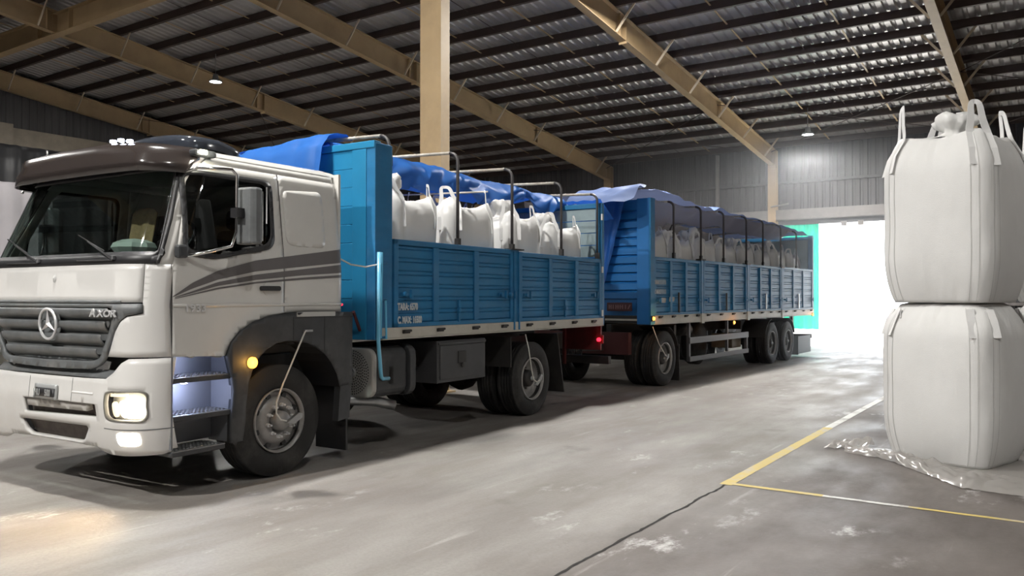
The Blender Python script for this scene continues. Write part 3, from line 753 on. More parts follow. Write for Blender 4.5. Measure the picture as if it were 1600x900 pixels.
for mm in (0, 1):
    F_ = (lambda p: p) if not mm else mir
    hl = skin('headlight', F_(ring(HL, .006)), glassF if 0 else lensM, T, off=.006, thick=0)
    skin('lamp_surround', F_(ring(HL, .009)), mat('lamp_rim', (.36, .35, .33), .5), hl, [F_(ring(HL, -.009))], off=.004, thick=.02)
    skin('lamp_bowl', F_(ring(HL, .02)), mat('lamp_reflector', (.62, .6, .55), .3, .3), hl, off=-.09, thick=.01)
    skin('low_beam', F_(smoothpoly([(-.43, .80), (-.42, .835), (-.23, .835), (-.205, .80), (-.205, .72), (-.24, .69), (-.40, .695), (-.43, .73)], .04)), E_head, hl, off=-.03, thick=.01)
    skin('high_beam', F_(smoothpoly([(-.52, .80), (-.50, .825), (-.46, .825), (-.445, .80), (-.445, .725), (-.46, .70), (-.50, .70), (-.52, .73)], .02)), E_head2, hl, off=-.03, thick=.01)
    skin('indicator', F_([(-.55, .885), (-.35, .89), (-.35, .865), (-.55, .86)]), E_head2, hl, off=-.03, thick=.01)
    fg = skin('fog_lamp', F_(smoothpoly([(-.47, .56), (-.44, .575), (-.29, .575), (-.27, .56), (-.27, .49), (-.30, .47), (-.45, .47), (-.47, .50)], .03)), E_fog, T, off=.004, thick=.01)
    for (uu, zz, e_, nm) in ((-.33, .76, 75, 'headlight_beam'), (-.37, .52, 45, 'fog_beam')):
        if mm: uu = 2 * UC - uu
        pp = S(uu, zz, .03)
        light(nm, 'SPOT', (pp.x, pp.y, pp.z), hl if nm[0] == 'h' else fg, e_, (1, .72, .42), .05, (rad(-76 if nm[0] == 'h' else -60), 0, 0), spot_size=rad(105), spot_blend=.8)
# cowl, windscreen, pillars
skin('cowl', [(-.20, 2.02), (-.20, 1.922), (2 * UC + .20, 1.922), (2 * UC + .20, 2.02)], gplast, T, off=.006)
WS = smoothpoly([(-.198, 2.015), (-.243, 2.62), (-.27, 2.71), (2 * UC + .27, 2.71), (2 * UC + .243, 2.62), (2 * UC + .198, 2.015)], .04)
skin('windscreen_frame', [(-.185, 1.925), (-.205, 2.30), (-.235, 2.62), (-.29, 2.80), (2 * UC + .29, 2.80), (2 * UC + .235, 2.62), (2 * UC + .205, 2.30), (2 * UC + .185, 1.925)], black, T, [WS], off=.012, thick=.02)
skin('windscreen', WS, glassF, T, off=.0, thick=0)
pilo = [(-.05, 1.92), (-.185, 1.92), (-.205, 2.30), (-.235, 2.62), (-.29, 2.80), (-.36, 2.875), (-.18, 2.875)]
pin = [(.72, 2.80), (.535, 2.62), (.40, 2.10), (.335, 1.92)]
PO = [(-.05, 1.92), (-.187, 1.92), (-.207, 2.30), (-.237, 2.62), (-.29, 2.80), (-.34, 2.875)] + [(su(.80, 2.875), 2.875), (su(.68, 2.80), 2.80), (su(.535, 2.62), 2.62), (su(.465, 2.35), 2.35), (su(.40, 2.10), 2.10)]
skin('pillar', PO, white, T, off=.001); skin('pillar', mir(PO), white, T, off=.001)
PB = [(-.185, 1.922), (-.155, 1.93), (-.165, 2.30), (-.198, 2.62), (-.235, 2.78), (-.26, 2.85), (-.30, 2.85), (-.265, 2.78), (-.228, 2.62), (-.198, 2.30)]
skin('pillar_trim', PB, black, T, off=.016, thick=.014); skin('pillar_trim', mir(PB), black, T, off=.016, thick=.014)
skin('roof_header', [(-.29, 2.80), (2 * UC + .29, 2.80), (2 * UC + .33, 2.875), (-.33, 2.875)], white, T, off=0)
for i, (u0, z0, u1, z1) in enumerate(((-.55, 1.955, -.99, 2.12), (-1.66, 1.955, -2.16, 2.13))):
    wm = MB().tube([S(u0, z0, .03), S((u0 + u1) / 2, (z0 + z1) / 2 + .01, .05), S(u1, z1, .035)], .009, 6).lathe([(0, .028), (.03, .02)], S(u0, z0, .02), 'z', 10)
    wm.tube([S(u1 + .28, z1 - .09, .03), S(u1 - .18, z1 + .06, .03)], .006, 5).tube([S(u0 + .02, z0 - .005, .035), S(u0 - .5, z0 - .0, .03)], .008, 6)
    part('wiper', wm, black, T)
# roof
CT = [S(u, 2.872) for u in np.linspace(2 * UC - 1.62, 1.62, 90)]
CT = [p for p in CT if p.y <= YREAR + .01]
CT = [Vector((-2.38, YREAR, 2.872))] + CT + [Vector((-.13, YREAR, 2.872))]
cc = Vector((-1.25, 1.45, 2.872)); NR = 10
rm = MB(); n = len(CT)
for j in range(NR):
    s_ = math.cos(j / (NR - 1) * PI / 2 * .97)
    for p in CT:
        q = cc + (p - cc) * s_; q.z = 2.872 + .105 * math.sqrt(max(0, 1 - s_ ** 3.5)) + .03 * (q.y - .5) * (1 - s_); rm.v.append(tuple(q))
for j in range(NR - 1):
    for i in range(n): i2 = (i + 1) % n; rm.f.append((j * n + i, j * n + i2, (j + 1) * n + i2, (j + 1) * n + i))
rm.f.append(tuple((NR - 1) * n + i for i in range(n)))
part('cab_roof', rm, white, T, smooth=True)
part('cab_back', MB().box(-2.42, -.08, YREAR - .03, YREAR, 1.2, 2.9), white, T)
part('cab_floor', MB().box(-2.2, -.32, .35, YREAR - .04, 1.12, 1.2), interior, T)
vis = MB()
def vf(u, v):
    uu = -.17 + u * (2 * UC + .34); z = (2.70, 2.79, 2.88, 2.96, 3.01, 3.00)[int(round(v * 5))]; of = (.17, .23, .27, .26, .10, -.25)[int(round(v * 5))]
    e = min(1, (1 - u) * 7 + .2, u * 7 + .25); z -= .05 * (1 - min(1, (1 - u) * 8)) ** 2 if z > 2.8 else 0
    p = S(uu, min(z, 2.87), of * e); dd = min(abs(p.x), abs(-2.5 - p.x)); z -= (.11 if p.x > -1.25 else .05) * max(0, 1 - dd / 1.0) ** 1.3 * (1 if v > .3 else .2) * (1 if v > .5 else .6); return Vector((p.x, p.y, z))
vis.grid(vf, 90, 5)
visM = mat('smoked_visor', (.035, .028, .026), .18, var=.2, vscale=2, coat=.6)
sv = part('sun_visor', vis, visM, T, smooth=True, solid=.008)
for x in (-.86, -.745, -.62):
    part('marker_light', MB().lathe([(-.02, .0), (-.025, .013), (.0, .018), (.02, .018)], (x, .36, 2.98 + .02 * (x < -.7)), 'y', 12), E_led, sv)
# roof hatch, dark plastic lid
def hf(u, v):
    a = 2 * PI * u; e = 4.; c_, s_ = math.cos(a), math.sin(a); rr = 1 / ((abs(c_) ** e + abs(s_) ** e) ** (1 / e))
    lv = [(1., 2.97), (1.0, 3.02), (.985, 3.06), (.93, 3.08), (.5, 3.10), (0.01, 3.10)][int(round(v * 5))]
    x = -1.0 + .55 * c_ * rr * lv[0]; y = 1.15 + .36 * s_ * rr * lv[0]; return (x, y, lv[1] + .05 * (1 - (c_ * rr) ** 2 * .5) - .07 * max(0, s_ * rr))
part('roof_hatch', MB().grid(hf, 48, 5, True), mat('smoked_hatch', (.03, .035, .045), .12, coat=.8), T, smooth=True)
for y in (.69,):
    ml = part('side_marker', MB().box(-.14, -.045, .58, .80, 2.845, 2.905), gplast, T, bevel=.02); part('bulb_cover', MB().box(-.10, -.035, .62, .70, 2.86, 2.90), E_mark, ml, bevel=.01)
    light('marker_glow', 'POINT', (.0, .66, 2.88), ml, 4, (1, .96, .8), .03)
# interior
def seat(x):
    s = part('seat', MB().box(x - .26, x + .26, .95, 1.45, 1.45, 1.62).box(x - .18, x + .18, 1.02, 1.4, 1.18, 1.45), seatM, T, bevel=.04)
    part('backrest', MB().box(x - .25, x + .25, 1.42, 1.58, 1.6, 2.3).box(x - .14, x + .14, 1.44, 1.56, 2.3, 2.5), seatM, s, bevel=.05)
seat(-.62); seat(-1.85)
part('dashboard', MB().prism([(.28, 1.2), (.24, 1.98), (.35, 2.03), (.62, 2.02), (.72, 1.85), (.66, 1.2)], -2.38, -.12), interior, T, bevel=.03)
sw = MB().tube([(-.62 + .24 * math.cos(a), .80 + .10 * math.sin(a), 2.16 + .17 * math.sin(a)) for a in [2 * PI * k / 28 for k in range(29)]], .017, 8, False)
for a in (rad(0), rad(180), rad(270)): sw.tube([(-.62, .80, 2.14), (-.62 + .24 * math.cos(a), .80 + .10 * math.sin(a), 2.16 + .17 * math.sin(a))], .014, 6)
sw.tube([(-.62, .80, 2.14), (-.62, .62, 1.95)], .03, 8)
part('steering_wheel', sw, black, T, smooth=True)
part('bunk', MB().box(-2.38, -.15, 1.72, 2.28, 1.2, 1.75), seatM, T, bevel=.04)
part('curtain', MB().grid(lambda u, v: (-.17 + .02 * math.sin(u * 50), 1.38 + u * .3, 2.8 - v * .95), 40, 4), seatM, T, smooth=True)
# fenders and steps (left and right)
FO = [(.862, 1.148), (.909, 1.263), (1.011, 1.359), (1.151, 1.434), (1.333, 1.482), (1.522, 1.505), (1.761, 1.512), (2.408, 1.505), (2.401, .775), (2.225, .765), (2.18, .90), (2.10, 1.02), (2.015, 1.105), (1.90, 1.175), (1.78, 1.22), (1.65, 1.245), (1.53, 1.25), (1.40, 1.235), (1.28, 1.18), (1.188, 1.107), (1.12, 1.0), (1.083, .888), (1.055, .70), (1.049, .554), (1.023, .40), (.90, .396), (.905, .628), (.928, .846), (.897, 1.015)]
for s_ in (1, -1):
    fn = lambda u, z, s_=s_: Vector(((.03 if s_ > 0 else -2.53) - s_ * (.05 * max(0, (abs(u - 1.53) - .62)) * 1.0), u, z))
    fe = skin('fender', FO, gplast, T, thick=.06, fn=fn, soff=-1 if 1 else 1)
    # inner liner arch
    arch = [p for p in FO[8:25]]
    am = MB()
    for i in range(len(arch)):
        am.v += [(.02 if s_ > 0 else -2.52, *arch[i]), (-.45 if s_ > 0 else -2.05, *arch[i])]
        if i: k = len(am.v); am.f.append((k - 4, k - 3, k - 1, k - 2))
    part('arch_liner', am, black, fe, solid=.01)
    x = .035 if s_ > 0 else -2.535
    if s_ > 0:
        part('reflector_plate', MB().prism(rrect(1.64, 2.144, 1.47, 1.515, .008), .03, .036), mat('silver_label', (.5, .5, .48), .4, .3), fe)
        sd_ = part('indicator_lamp', MB().lathe([(0, .05), (.02, .05), (.03, .035), (.033, 0)], (.03, 1.115, 1.075), 'x', 20), E_amber, fe, smooth=True)
        light('indicator_glow', 'POINT', (.12, 1.115, 1.075), sd_, 1.5, (1, .5, .1), .03)
        part('fender_seam', MB().box(.0305, .0325, 1.60, 1.606, 1.25, 1.47).box(.0305, .0325, 2.0, 2.006, 1.12, 1.47).box(.0305, .0325, 1.62, 2.40, 1.455, 1.462), black, fe)
    a_, b_ = (-.30, .0) if s_ > 0 else (-2.5, -2.20)
    stp = part('step_well', MB().box(a_, a_ + .03 if s_ > 0 else a_ + .30, .34, .95, .42, 1.17).box(a_, b_, .92, .96, .40, 1.15).box(a_, b_, .33, .345, .42, 1.17), mat('step_plastic', (.16, .165, .18), .45), T)
    stp.data.materials.clear(); stp.data.materials.append(MATS['step_plastic'])
    for z, yb, d in ((1.0, .94, .05), (.69, .94, .03), (.405, .86, .0)):
        tr = MB().box(a_, b_ + .0, .34, yb, z - .05, z - .008)
        t_ = part('step', tr, gplast, stp, bevel=.01)
        tm = MB(); nx = 5; ny = 13
        for i in range(nx):
            for j in range(ny):
                xx = (a_ + b_) / 2 - .11 + i * .05; yy = .38 + j * (yb - .44) / (ny - 1); tm.box(xx - .014, xx + .014, yy - .012, yy + .012, z - .008, z + .004)
        tm.box(a_ + .02, b_, .35, yb, z - .009, z - .004)
        tm_ = part('step_tread', tm, steel, stp)
    if s_ > 0:
        ld = part('step_lamp', MB().lathe([(-.012, .03), (-.02, 0)], (-.10, .52, .95), 'z', 12), E_led, stp)
        light('step_glow', 'POINT', (-.10, .52, .90), ld, 9, (.6, .68, 1), .02); light('step_glow', 'POINT', (-.12, .52, 1.12), ld, 3, (.6, .68, 1), .02)
# mud flap behind the steer wheel
for x in (-.42, -2.5):
    part('mud_flap', MB().box(x, x + .42, 2.33, 2.355, .11, .85), black, T)
    part('flap_strip', MB().prism([(2.20, .42), (2.36, .44), (2.395, .86), (2.24, .87)], x + .36, x + .44), gplast, T)
# mirrors
for s_ in (1, -1):
    X = (lambda v: v) if s_ > 0 else (lambda v: -2.5 - v)
    ar = MB().tube([(X(.02), .45, 2.68), (X(.10), .50, 2.715), (X(.22), .74, 2.72), (X(.235), .78, 2.68), (X(.235), .775, 2.20), (X(.22), .74, 2.08), (X(.12), .60, 2.03), (X(.02), .45, 1.99)], .014, 8)
    mr_ = part('mirror', ar, chrome if 1 else black, T, smooth=True)
    hsg = MB().prism([(x_, y_) for x_, y_ in [(-.02, -.07), (.02, -.085), (.16, -.07), (.19, -.03), (.19, .04), (-.02, .04)]], 2.10, 2.58, 'z')
    h = part('mirror_housing', hsg, grilleM, mr_, bevel=.02); h.location = (X(.22) if s_ > 0 else X(.22) - .17, .88, 0)
    if s_ > 0: h.location = (.18, .90, 0)
    part('mirror_clamp', MB().box(X(.19), X(.28), .75, .86, 2.32, 2.40), black, mr_)
    part('mirror_glass', MB().box(min(X(.19), X(.36)), max(X(.19), X(.36)), .945, .95, 2.13, 2.55), chrome, mr_)
    part('arm_foot', MB().box(min(X(.0), X(.07)), max(X(.0), X(.07)), .345, .44, 1.97, 2.08), gplast, mr_, bevel=.02)
# chassis under cab / bed
ch = MB()
for x in (-.85, -1.72): ch.box(x - .04, x + .04, .4, 8.9, .80, 1.06)
for y in (.9, 2.6, 4.2, 5.2, 7.2, 8.4): ch.box(-1.72, -.85, y, y + .1, .84, 1.02)
part('chassis', ch, darksteel, T)
part('axle', MB().tube([(-2.3, 1.5, .515), (-.25, 1.5, .515)], .06, 10), darksteel, T)
part('axle', MB().tube([(-2.2, 6.12, .515), (-.3, 6.12, .515)], .09, 10).lathe([(-.22, .05), (-.15, .20), (0, .25), (.15, .20), (.22, .05)], (-1.28, 6.12, .53), 'x', 16), darksteel, T)
part('engine', MB().box(-1.65, -.92, .6, 2.6, .55, 1.15), black, T, bevel=.03)
for y0 in (5.4,):
    ls = MB()
    for k in range(5): ls.prism([(5.45, .74 + k * .022), (6.12, .66 + k * .022), (6.8, .74 + k * .022), (6.8, .755 + k * .022), (6.12, .675 + k * .022), (5.45, .755 + k * .022)], -.9, -.8)
    part('leaf_spring', ls, darksteel, T)
w1 = wheel(T, -.02, 1.49, 'front'); wheel(T, -2.48, 1.49, 'front', face=-1)
wheel(T, -.05, 6.12, 'rear'); wheel(T, -2.45, 6.12, 'rear', face=-1)
# tyre inflation hoses
def hose(pts, parent): part('inflation_hose', MB().tube(pts, .008, 6), wire, parent, smooth=True)
hose([(.05, 1.76, 1.33), (.055, 1.73, 1.34), (.06, 1.45, .86), (.075, 1.36, .70), (.08, 1.355, .60), (.085, 1.40, .54), (.085, 1.47, .52)], T)
part('rotary_valve', MB().prism([(1.47, .50), (1.62, .58), (1.66, .57), (1.66, .53), (1.56, .48), (1.48, .50)], .05, .09), steel, T, bevel=.01)
part('hose_bracket', MB().box(.03, .06, 1.72, 1.82, 1.325, 1.345), steel, T)
hose([(.01, 5.81, 1.15), (.03, 5.86, .95), (.045, 5.93, .62), (.05, 5.96, .52), (.05, 6.05, .48), (.05, 6.12, .50)], T)
part('rotary_valve', MB().prism([(6.03, .44), (6.2, .58), (6.24, .56), (6.22, .50), (6.10, .42)], .0, .04), steel, T, bevel=.01)
# exhaust muffler with perforated guard (faces forward)
mu = part('muffler', MB().prism(rrect(-.60, -.02, .575, 1.12, .12), 2.80, 3.32, 'y'), gplast, T, bevel=.03)
gd = part('muffler_guard', MB().prism(rrect(-.58, -.0, .585, 1.11, .10), 2.73, 2.80, 'y'), mat('alu_guard', (.42, .41, .38), .4, .3, var=.2), mu, bevel=.015)
hm = MB()
for ri in range(7):
    R_ = .075 + ri * .026; nn = int(2 * PI * R_ / .030)
    for k in range(nn):
        a = 2 * PI * k / nn + ri * .2; x, z = -.29 + R_ * math.cos(a), .85 + R_ * math.sin(a)
        if abs(x + .29) < .255 and abs(z - .85) < .235:
            hm.add([(x + .009 * math.cos(b), 2.7285, z + .009 * math.sin(b)) for b in [k2 * PI / 3 for k2 in range(6)]], [(0, 1, 2, 3, 4, 5)])
part('guard_holes', hm, black, mu)
part('guard_knob', MB().lathe([(0, .05), (-.015, .045), (-.02, .0)], (-.29, 2.73, .85), 'y', 16).tube([(-.29, 2.70, .86), (-.24, 2.70, .83)], .012, 6), steel, mu)
part('tank_strap', MB().prism([(x, z) for x, z in rrect(-.62, .01, .56, 1.13, .12)], 3.34, 3.44, 'y'), gplast, mu, bevel=.01)
part('battery_box', MB().box(-.5, -.04, 2.85, 3.34, .76, 1.06).box(-.45, -.02, 3.0, 3.1, .70, .92), darksteel, T, bevel=.015)
part('exhaust_pipe', MB().tube([(-.45, 2.6, .58), (-.30, 2.75, .55), (-.22, 3.0, .52), (-.10, 3.2, .46)], .055, 12), steel, T, smooth=True)
tb = part('toolbox', MB().box(-.55, -.03, 3.88, 4.89, .64, 1.14), boxM, T, bevel=.008)
part('toolbox_lid', MB().box(-.03, -.018, 3.93, 4.85, .68, 1.08).box(-.03, -.012, 3.90, 4.88, 1.09, 1.12), boxM, tb, bevel=.004)
part('toolbox_latch', MB().box(-.018, -.008, 4.28, 4.44, .86, 1.0).lathe([(-.01, .03), (.005, .028), (.008, 0)], (0, 4.36, .83), 'x', 12), darksteel, tb)
part('air_tank', MB().lathe([(0, 0), (.02, .12), (.06, .15), (.74, .15), (.78, .12), (.8, 0)], (-.45, 3.5, .92), 'y', 20), darksteel, T, smooth=True)
sp = MB().lathe([(0, .0), (0, .28), (-.02, .30), (-.03, .48), (-.06, .50), (-.22, .50), (-.25, .48), (-.26, .3), (-.26, 0)], (-2.0, 4.3, .52), 'x', 40)
part('spare_wheel', sp, rubber, T, smooth=True)
for y in (5.48, 6.76):
    part('wheel_flap', MB().prism([(y, 1.12), (y + .02, 1.12), (y + (.02 if y < 6 else .22), .72 if y < 6 else .25), (y + (.0 if y < 6 else .20), .72 if y < 6 else .25)], -.58, -.02), darksteel, T)
# headboard
HBY0, HBY1 = 2.80, 3.04
hb = part('headboard', MB().box(-2.56, .0, HBY0, HBY0 + .03, 1.20, 3.26), hbBlue, T)
part('corner_post', MB().box(-.12, .005, HBY0 - .04, HBY1, 1.20, 3.30), blue, hb, bevel=.01)
part('corner_post', MB().box(-2.56, -2.44, HBY0 - .04, HBY1, 1.20, 3.30), blue, hb, bevel=.01)
part('top_rail', MB().box(-2.56, .0, HBY0 - .05, HBY0 + .06, 3.24, 3.32), hbBlue, hb, bevel=.01)
slm = MB().prism([(HBY0 - .029, 0), (HBY0 - .034, .005), (HBY0 - .034, .195), (HBY0 - .029, .2), (HBY0 - .0, .2), (HBY0, 0)], -2.44, -.32, 'x').mesh('board'); slm.materials.append(hbBlue)
for k in range(10):
    o = bpy.data.objects.new('board', slm); COL.objects.link(o); o.parent = hb; o.location = (0, 0, 1.24 + k * .20)
part('front_strip', MB().box(-.32, -.12, HBY0 - .045, HBY0, 1.20, 3.24), blueL if 0 else hbBlue, hb, bevel=.006)
# bed
part('load_floor', MB().box(-2.56, -.02, HBY0, 8.28, 1.20, 1.30), darksteel, T)
part('bed_rail', MB().box(-.02, .012, 2.86, 8.24, 1.212, 1.325).box(-.10, .02, 2.86, 8.24, 1.195, 1.212), cream, T, bevel=.006)
part('bed_rail', MB().box(-2.58, -2.55, 2.86, 8.24, 1.212, 1.325), cream, T)
for x, sd2 in ((.012, 1), (-2.57, -1)):
    slatted_gate(T, 3.065, 5.50, 1.325, 2.29, x, (.305, .645), side=sd2); slatted_gate(T, 5.66, 8.17, 1.325, 2.27, x, (.34, .66), side=sd2)
part('mid_post', MB().box(-.06, .0, 5.50, 5.66, 1.20, 2.29).box(-.02, .025, 5.505, 5.535, 1.22, 2.27).box(-.02, .025, 5.625, 5.655, 1.22, 2.27), blue, T, bevel=.005)
part('mid_post_cap', MB().box(-.08, .035, 5.42, 5.74, 2.29, 2.305), darksteel, T)
part('mid_post', MB().box(-2.56, -2.48, 5.50, 5.66, 1.20, 2.29), blue, T)
for y in (3.25, 5.20, 5.42, 5.83, 7.88): latch(T, y, 1.69, .012, .16)
for y in (4.26, 6.95):
    part('gate_lever', MB().box(.0, .022, y - .02, y + .02, 1.36, 1.62).lathe([(.02, .035), (.04, .03), (.045, 0)], (0, y - .01, 1.50), 'x', 12), blue, T)
for y in (3.25, 3.87, 4.59, 5.25, 5.88, 6.52, 7.2, 7.85): hinge(T, y, 1.275, .012)
text('TARA: 6570', (.016, 3.115, 1.515), SIDE, .105, lettering, T, .66, .0045, 'tare_lettering')
text('C. MAX: 16500', (.016, 3.115, 1.368), SIDE, .105, lettering, T, .63, .0045, 'load_lettering')
# rear frame with boards
rf = part('rear_frame', MB().box(-.10, .01, 8.18, 8.28, 1.2, 3.18).box(-2.56, -2.46, 8.18, 8.28, 1.2, 3.18).box(-2.56, 0, 8.18, 8.28, 3.10, 3.18), blue, T, bevel=.008)
rb2 = MB().box(-2.46, -.10, 8.21, 8.24, 0, .185).mesh('board'); rb2.materials.append(mat('pale_blue_board', (.28, .36, .38), .5, var=.25, vscale=3))
for k in range(9):
    o = bpy.data.objects.new('board', rb2); COL.objects.link(o); o.parent = rf; o.location = (0, 0, 1.31 + k * .2)
for z in (2.95, 2.1, 1.4): part('gate_pin', MB().box(.01, .03, 8.16, 8.2, z - .05, z + .05), mat('white_pin', (.7, .7, .68), .4), rf)
for y, z in ((4.29, 3.42), (5.53, 3.385), (6.90, 3.36), (8.1, 3.32)): bow(T, y, 2.28, z, 2.52)
bow(T, 3.02, 3.1, 3.42, 2.52)
part('rope', MB().tube([(-2.3, 3.6, 3.05), (-1.2, 4.4, 2.98), (-.2, 5.2, 3.05)], .012, 6), wire, T)
# ladder at the side of the headboard
la = MB().tube([(.06, 2.76, 2.13), (.06, 2.75, 1.2), (.06, 2.79, .86), (.05, 2.81, .81), (.02, 2.87, .785), (.0, 2.99, .78)], .021, 8)
lad = part('ladder', la, blueL, T, smooth=True)
part('ladder_rail', MB().tube([(.05, 2.82, 2.13), (.05, 2.80, 1.22), (.05, 2.89, 1.21), (.03, 2.90, 1.62)], .012, 6), blueL, lad)
for z in (2.01, 1.62, 1.22): part('rung', MB().tube([(.05, 2.76, z), (.0, 2.95, z + .01)], .014, 6), blue, lad)
part('cable', MB().tube([(-.10, 2.28, 2.07), (-.05, 2.45, 1.99), (.0, 2.62, 1.97), (.05, 2.76, 2.0)], .009, 6), wire, T)
part('air_line', MB().tube([(-.3, 2.36, 1.55), (-.2, 2.48, 1.45), (-.15, 2.6, 1.5), (-.2, 2.75, 1.3)], .018, 8), redD, T)
part('cab_rear_lamp', MB().lathe([(0, .015), (.02, .01)], (-.10, 2.36, 1.58), 'x', 10), E_red, T)
# tail
part('rear_bumper', MB().box(-2.5, -.05, 8.55, 8.65, .55, .68), darksteel, T)
tp = part('tail_panel', MB().box(-.75, -.05, 8.26, 8.30, .80, 1.2).box(-.72, -.68, 8.2, 8.26, .55, 1.2), redD, T)
rl = part('tail_lamp', MB().box(-.16, -.02, 8.29, 8.33, .90, 1.04), redD, T, bevel=.01)
part('lamp_lens', MB().lathe([(-.09, .0), (-.088, .03), (-.05, .032)], (-.06, 8.28, .97), 'y', 12), E_red, rl); light('tail_glow', 'POINT', (.06, 8.2, .97), rl, .8, (1, .03, .05), .03)
0 and part('lens_side', MB().lathe([(.0, .035), (.02, .03), (.024, 0)], (-.02, 8.30, .97), 'x', 12), E_red, rl)
part('air_coil', MB().tube([(-.9 + .12 * math.cos(t_ * 1.3), 8.6 + t_ * .012, .75 + .14 * math.sin(t_ * 1.3)) for t_ in range(40)], .014, 6), black, T)

# ================================================================== TRAILER
L = empty('trailer', (-6.35, 13.8, 0), rad(-.84))
tag(L, 'long blue slatted drawbar trailer on three axles behind the truck', 'trailer')
LEN = 10.5
part('load_floor', MB().box(-2.54, -.02, -.08, LEN, 1.18, 1.32), darksteel, L)
part('bed_rail', MB().box(-.02, .012, .0, LEN, 1.175, 1.325).box(-.10, .02, 0, LEN, 1.155, 1.175), cream, L, bevel=.006)
part('bed_rail', MB().box(-2.56, -2.54, .0, LEN, 1.175, 1.325), cream, L)
part('chassis', MB().box(-.9, -.8, -.1, LEN - .1, .88, 1.16).box(-1.74, -1.64, -.1, LEN - .1, .88, 1.16).box(-2.2, -.3, 1.6, 1.7, .9, 1.1).box(-2.2, -.3, 5.4, 5.5, .9, 1.1), darksteel, L)
splits = [-.02, 2.30, 5.03, 7.60, LEN - .02]
for i in range(4):
    a, b = splits[i] + .08, splits[i + 1] - .08
    for x, sd2 in ((.012, 1), (-2.57, -1)): slatted_gate(L, a, b, 1.325, 2.40 + i * .015, x, (.333, .666), side=sd2)
    for y in (a + .12, b - .12): latch(L, y, 1.60, .012, .15)
    for k in range(4): hinge(L, a + .2 + k * (b - a - .4) / 3, 1.29, .012)
    part('gate_lever', MB().box(.0, .024, (a + b) / 2 - .02, (a + b) / 2 + .02, 1.36, 1.75), darksteel if i < 2 else steel, L)
for y in splits[1:4]:
    part('mid_post', MB().box(-.06, .018, y - .06, y + .06, 1.16, 2.41), blue, L, bevel=.006)
    part('mid_post_cap', MB().box(-.08, .04, y - .12, y + .12, 2.41, 2.44), darksteel, L)
    part('post_foot', MB().box(-.02, .03, y - .07, y + .07, 1.13, 1.33), cream, L)
    part('mid_post', MB().box(-2.56, -2.48, y - .06, y + .06, 1.16, 2.41), blue, L)
# front board
fbd = part('front_board', MB().box(-2.56, -.0, .0, .03, 1.25, 3.42).box(-2.56, -.0, -.05, .04, 3.36, 3.45), blue2, L, bevel=.004)
part('corner_post', MB().box(-.26, .0, -.12, .0, 1.16, 3.46), blue2, fbd, bevel=.01); part('corner_post', MB().box(-2.56, -2.3, -.12, .0, 1.16, 3.46), blue2, fbd, bevel=.01)
part('corner_side', MB().box(-.02, .02, -.12, .06, 1.16, 3.46), blue, fbd)
bm2 = MB().prism([(0, 0), (-.05, .015), (-.05, .125), (0, .165)], -2.3, -.26, 'x').mesh('board'); bm2.materials.append(blue2)
for k in range(11):
    o = bpy.data.objects.new('board', bm2); COL.objects.link(o); o.parent = fbd; o.location = (0, -.002, 1.62 + k * .163)
sg_ = part('sign_plate', MB().box(-.88, -.36, -.12, -.10, 1.40, 1.56), redM, fbd, bevel=.01)
smb = MB()
for q_ in (-.84, -.80, -.755, -.70, -.655, -.61, -.56, -.50): smb.box(q_, q_ + .022, -.124, -.119, 1.44, 1.52)
for a_, b_ in ((-.84, -.78), (-.70, -.62), (-.61, -.54)): smb.box(a_, b_, -.124, -.119, 1.475, 1.49)
smb.add([(-.45, -.124, 1.44), (-.42, -.124, 1.44), (-.38, -.124, 1.52), (-.41, -.124, 1.52)], [(0, 1, 2, 3)])
part('faded_lettering', smb, mat('faded_red_lettering', (.20, .11, .11), .6), sg_)
part('pale_strip', MB().box(-.92, -.22, -.115, -.10, 1.225, 1.26), cream, fbd)
# rear board
rb3 = part('rear_board', MB().box(-2.56, 0, LEN - .03, LEN, 1.2, 3.4), blue, L); part('corner_post', MB().box(-.12, .01, LEN - .1, LEN + .02, 1.16, 3.42), blue, rb3, bevel=.01)
part('rear_inner_board', MB().box(-2.45, -.14, LEN - .06, LEN - .03, 1.4, 3.3), mat('pale_blue_board', (.28, .36, .38)), rb3)
for y, z in ((.99, 3.50), (2.33, 3.52), (3.60, 3.53), (5.03, 3.54), (6.21, 3.55), (7.6, 3.53), (8.96, 3.45)): bow(L, y, 2.42, z, 2.5, .022)
part('lettering_label', MB().box(.012, .016, .02, .55, 1.895, 1.98).box(.012, .016, .02, .55, 1.72, 1.805), mat('faded_label', (.23, .33, .42), .6, var=.3, vscale=20), L)
text('TARA:', (.018, .03, 1.90), SIDE, .085, lettering, L, .85, .003, 'tare_lettering'); text('C. MAX:', (.018, .03, 1.725), SIDE, .085, lettering, L, .85, .003, 'load_lettering')
part('worn_patch', MB().prism(smoothpoly([(.30, 1.56), (.52, 1.55), (.56, 1.64), (.33, 1.65)], .03), .012, .015).prism(smoothpoly([(.68, 1.57), (.92, 1.58), (.94, 1.66), (.70, 1.67)], .03), .012, .015), mat('bare_metal_patch', (.32, .32, .3), .5, var=.3, vscale=15), L)
def marker(y, z, x, lab):
    h = part('marker_lamp', MB().box(x - .0, x + .025, y - .05, y + .05, z - .05, z + .05), darksteel, L); h['label'] = lab
    part('lamp_lens', MB().lathe([(x + .025, .035), (x + .045, .028), (x + .05, 0)], (0, y, z), 'x', 14), E_amber, h, smooth=True)
    light('marker_glow', 'POINT', (x + .12, y, z), h, 2.0, (1, .4, .08), .03)
marker(-.06, 1.27, .02, 'glowing amber lamp on the front corner'); marker(4.02, 1.10, .02, 'glowing amber lamp below the rail'); marker(LEN - .15, 1.17, .0, 'small pale lamp at the rear corner')
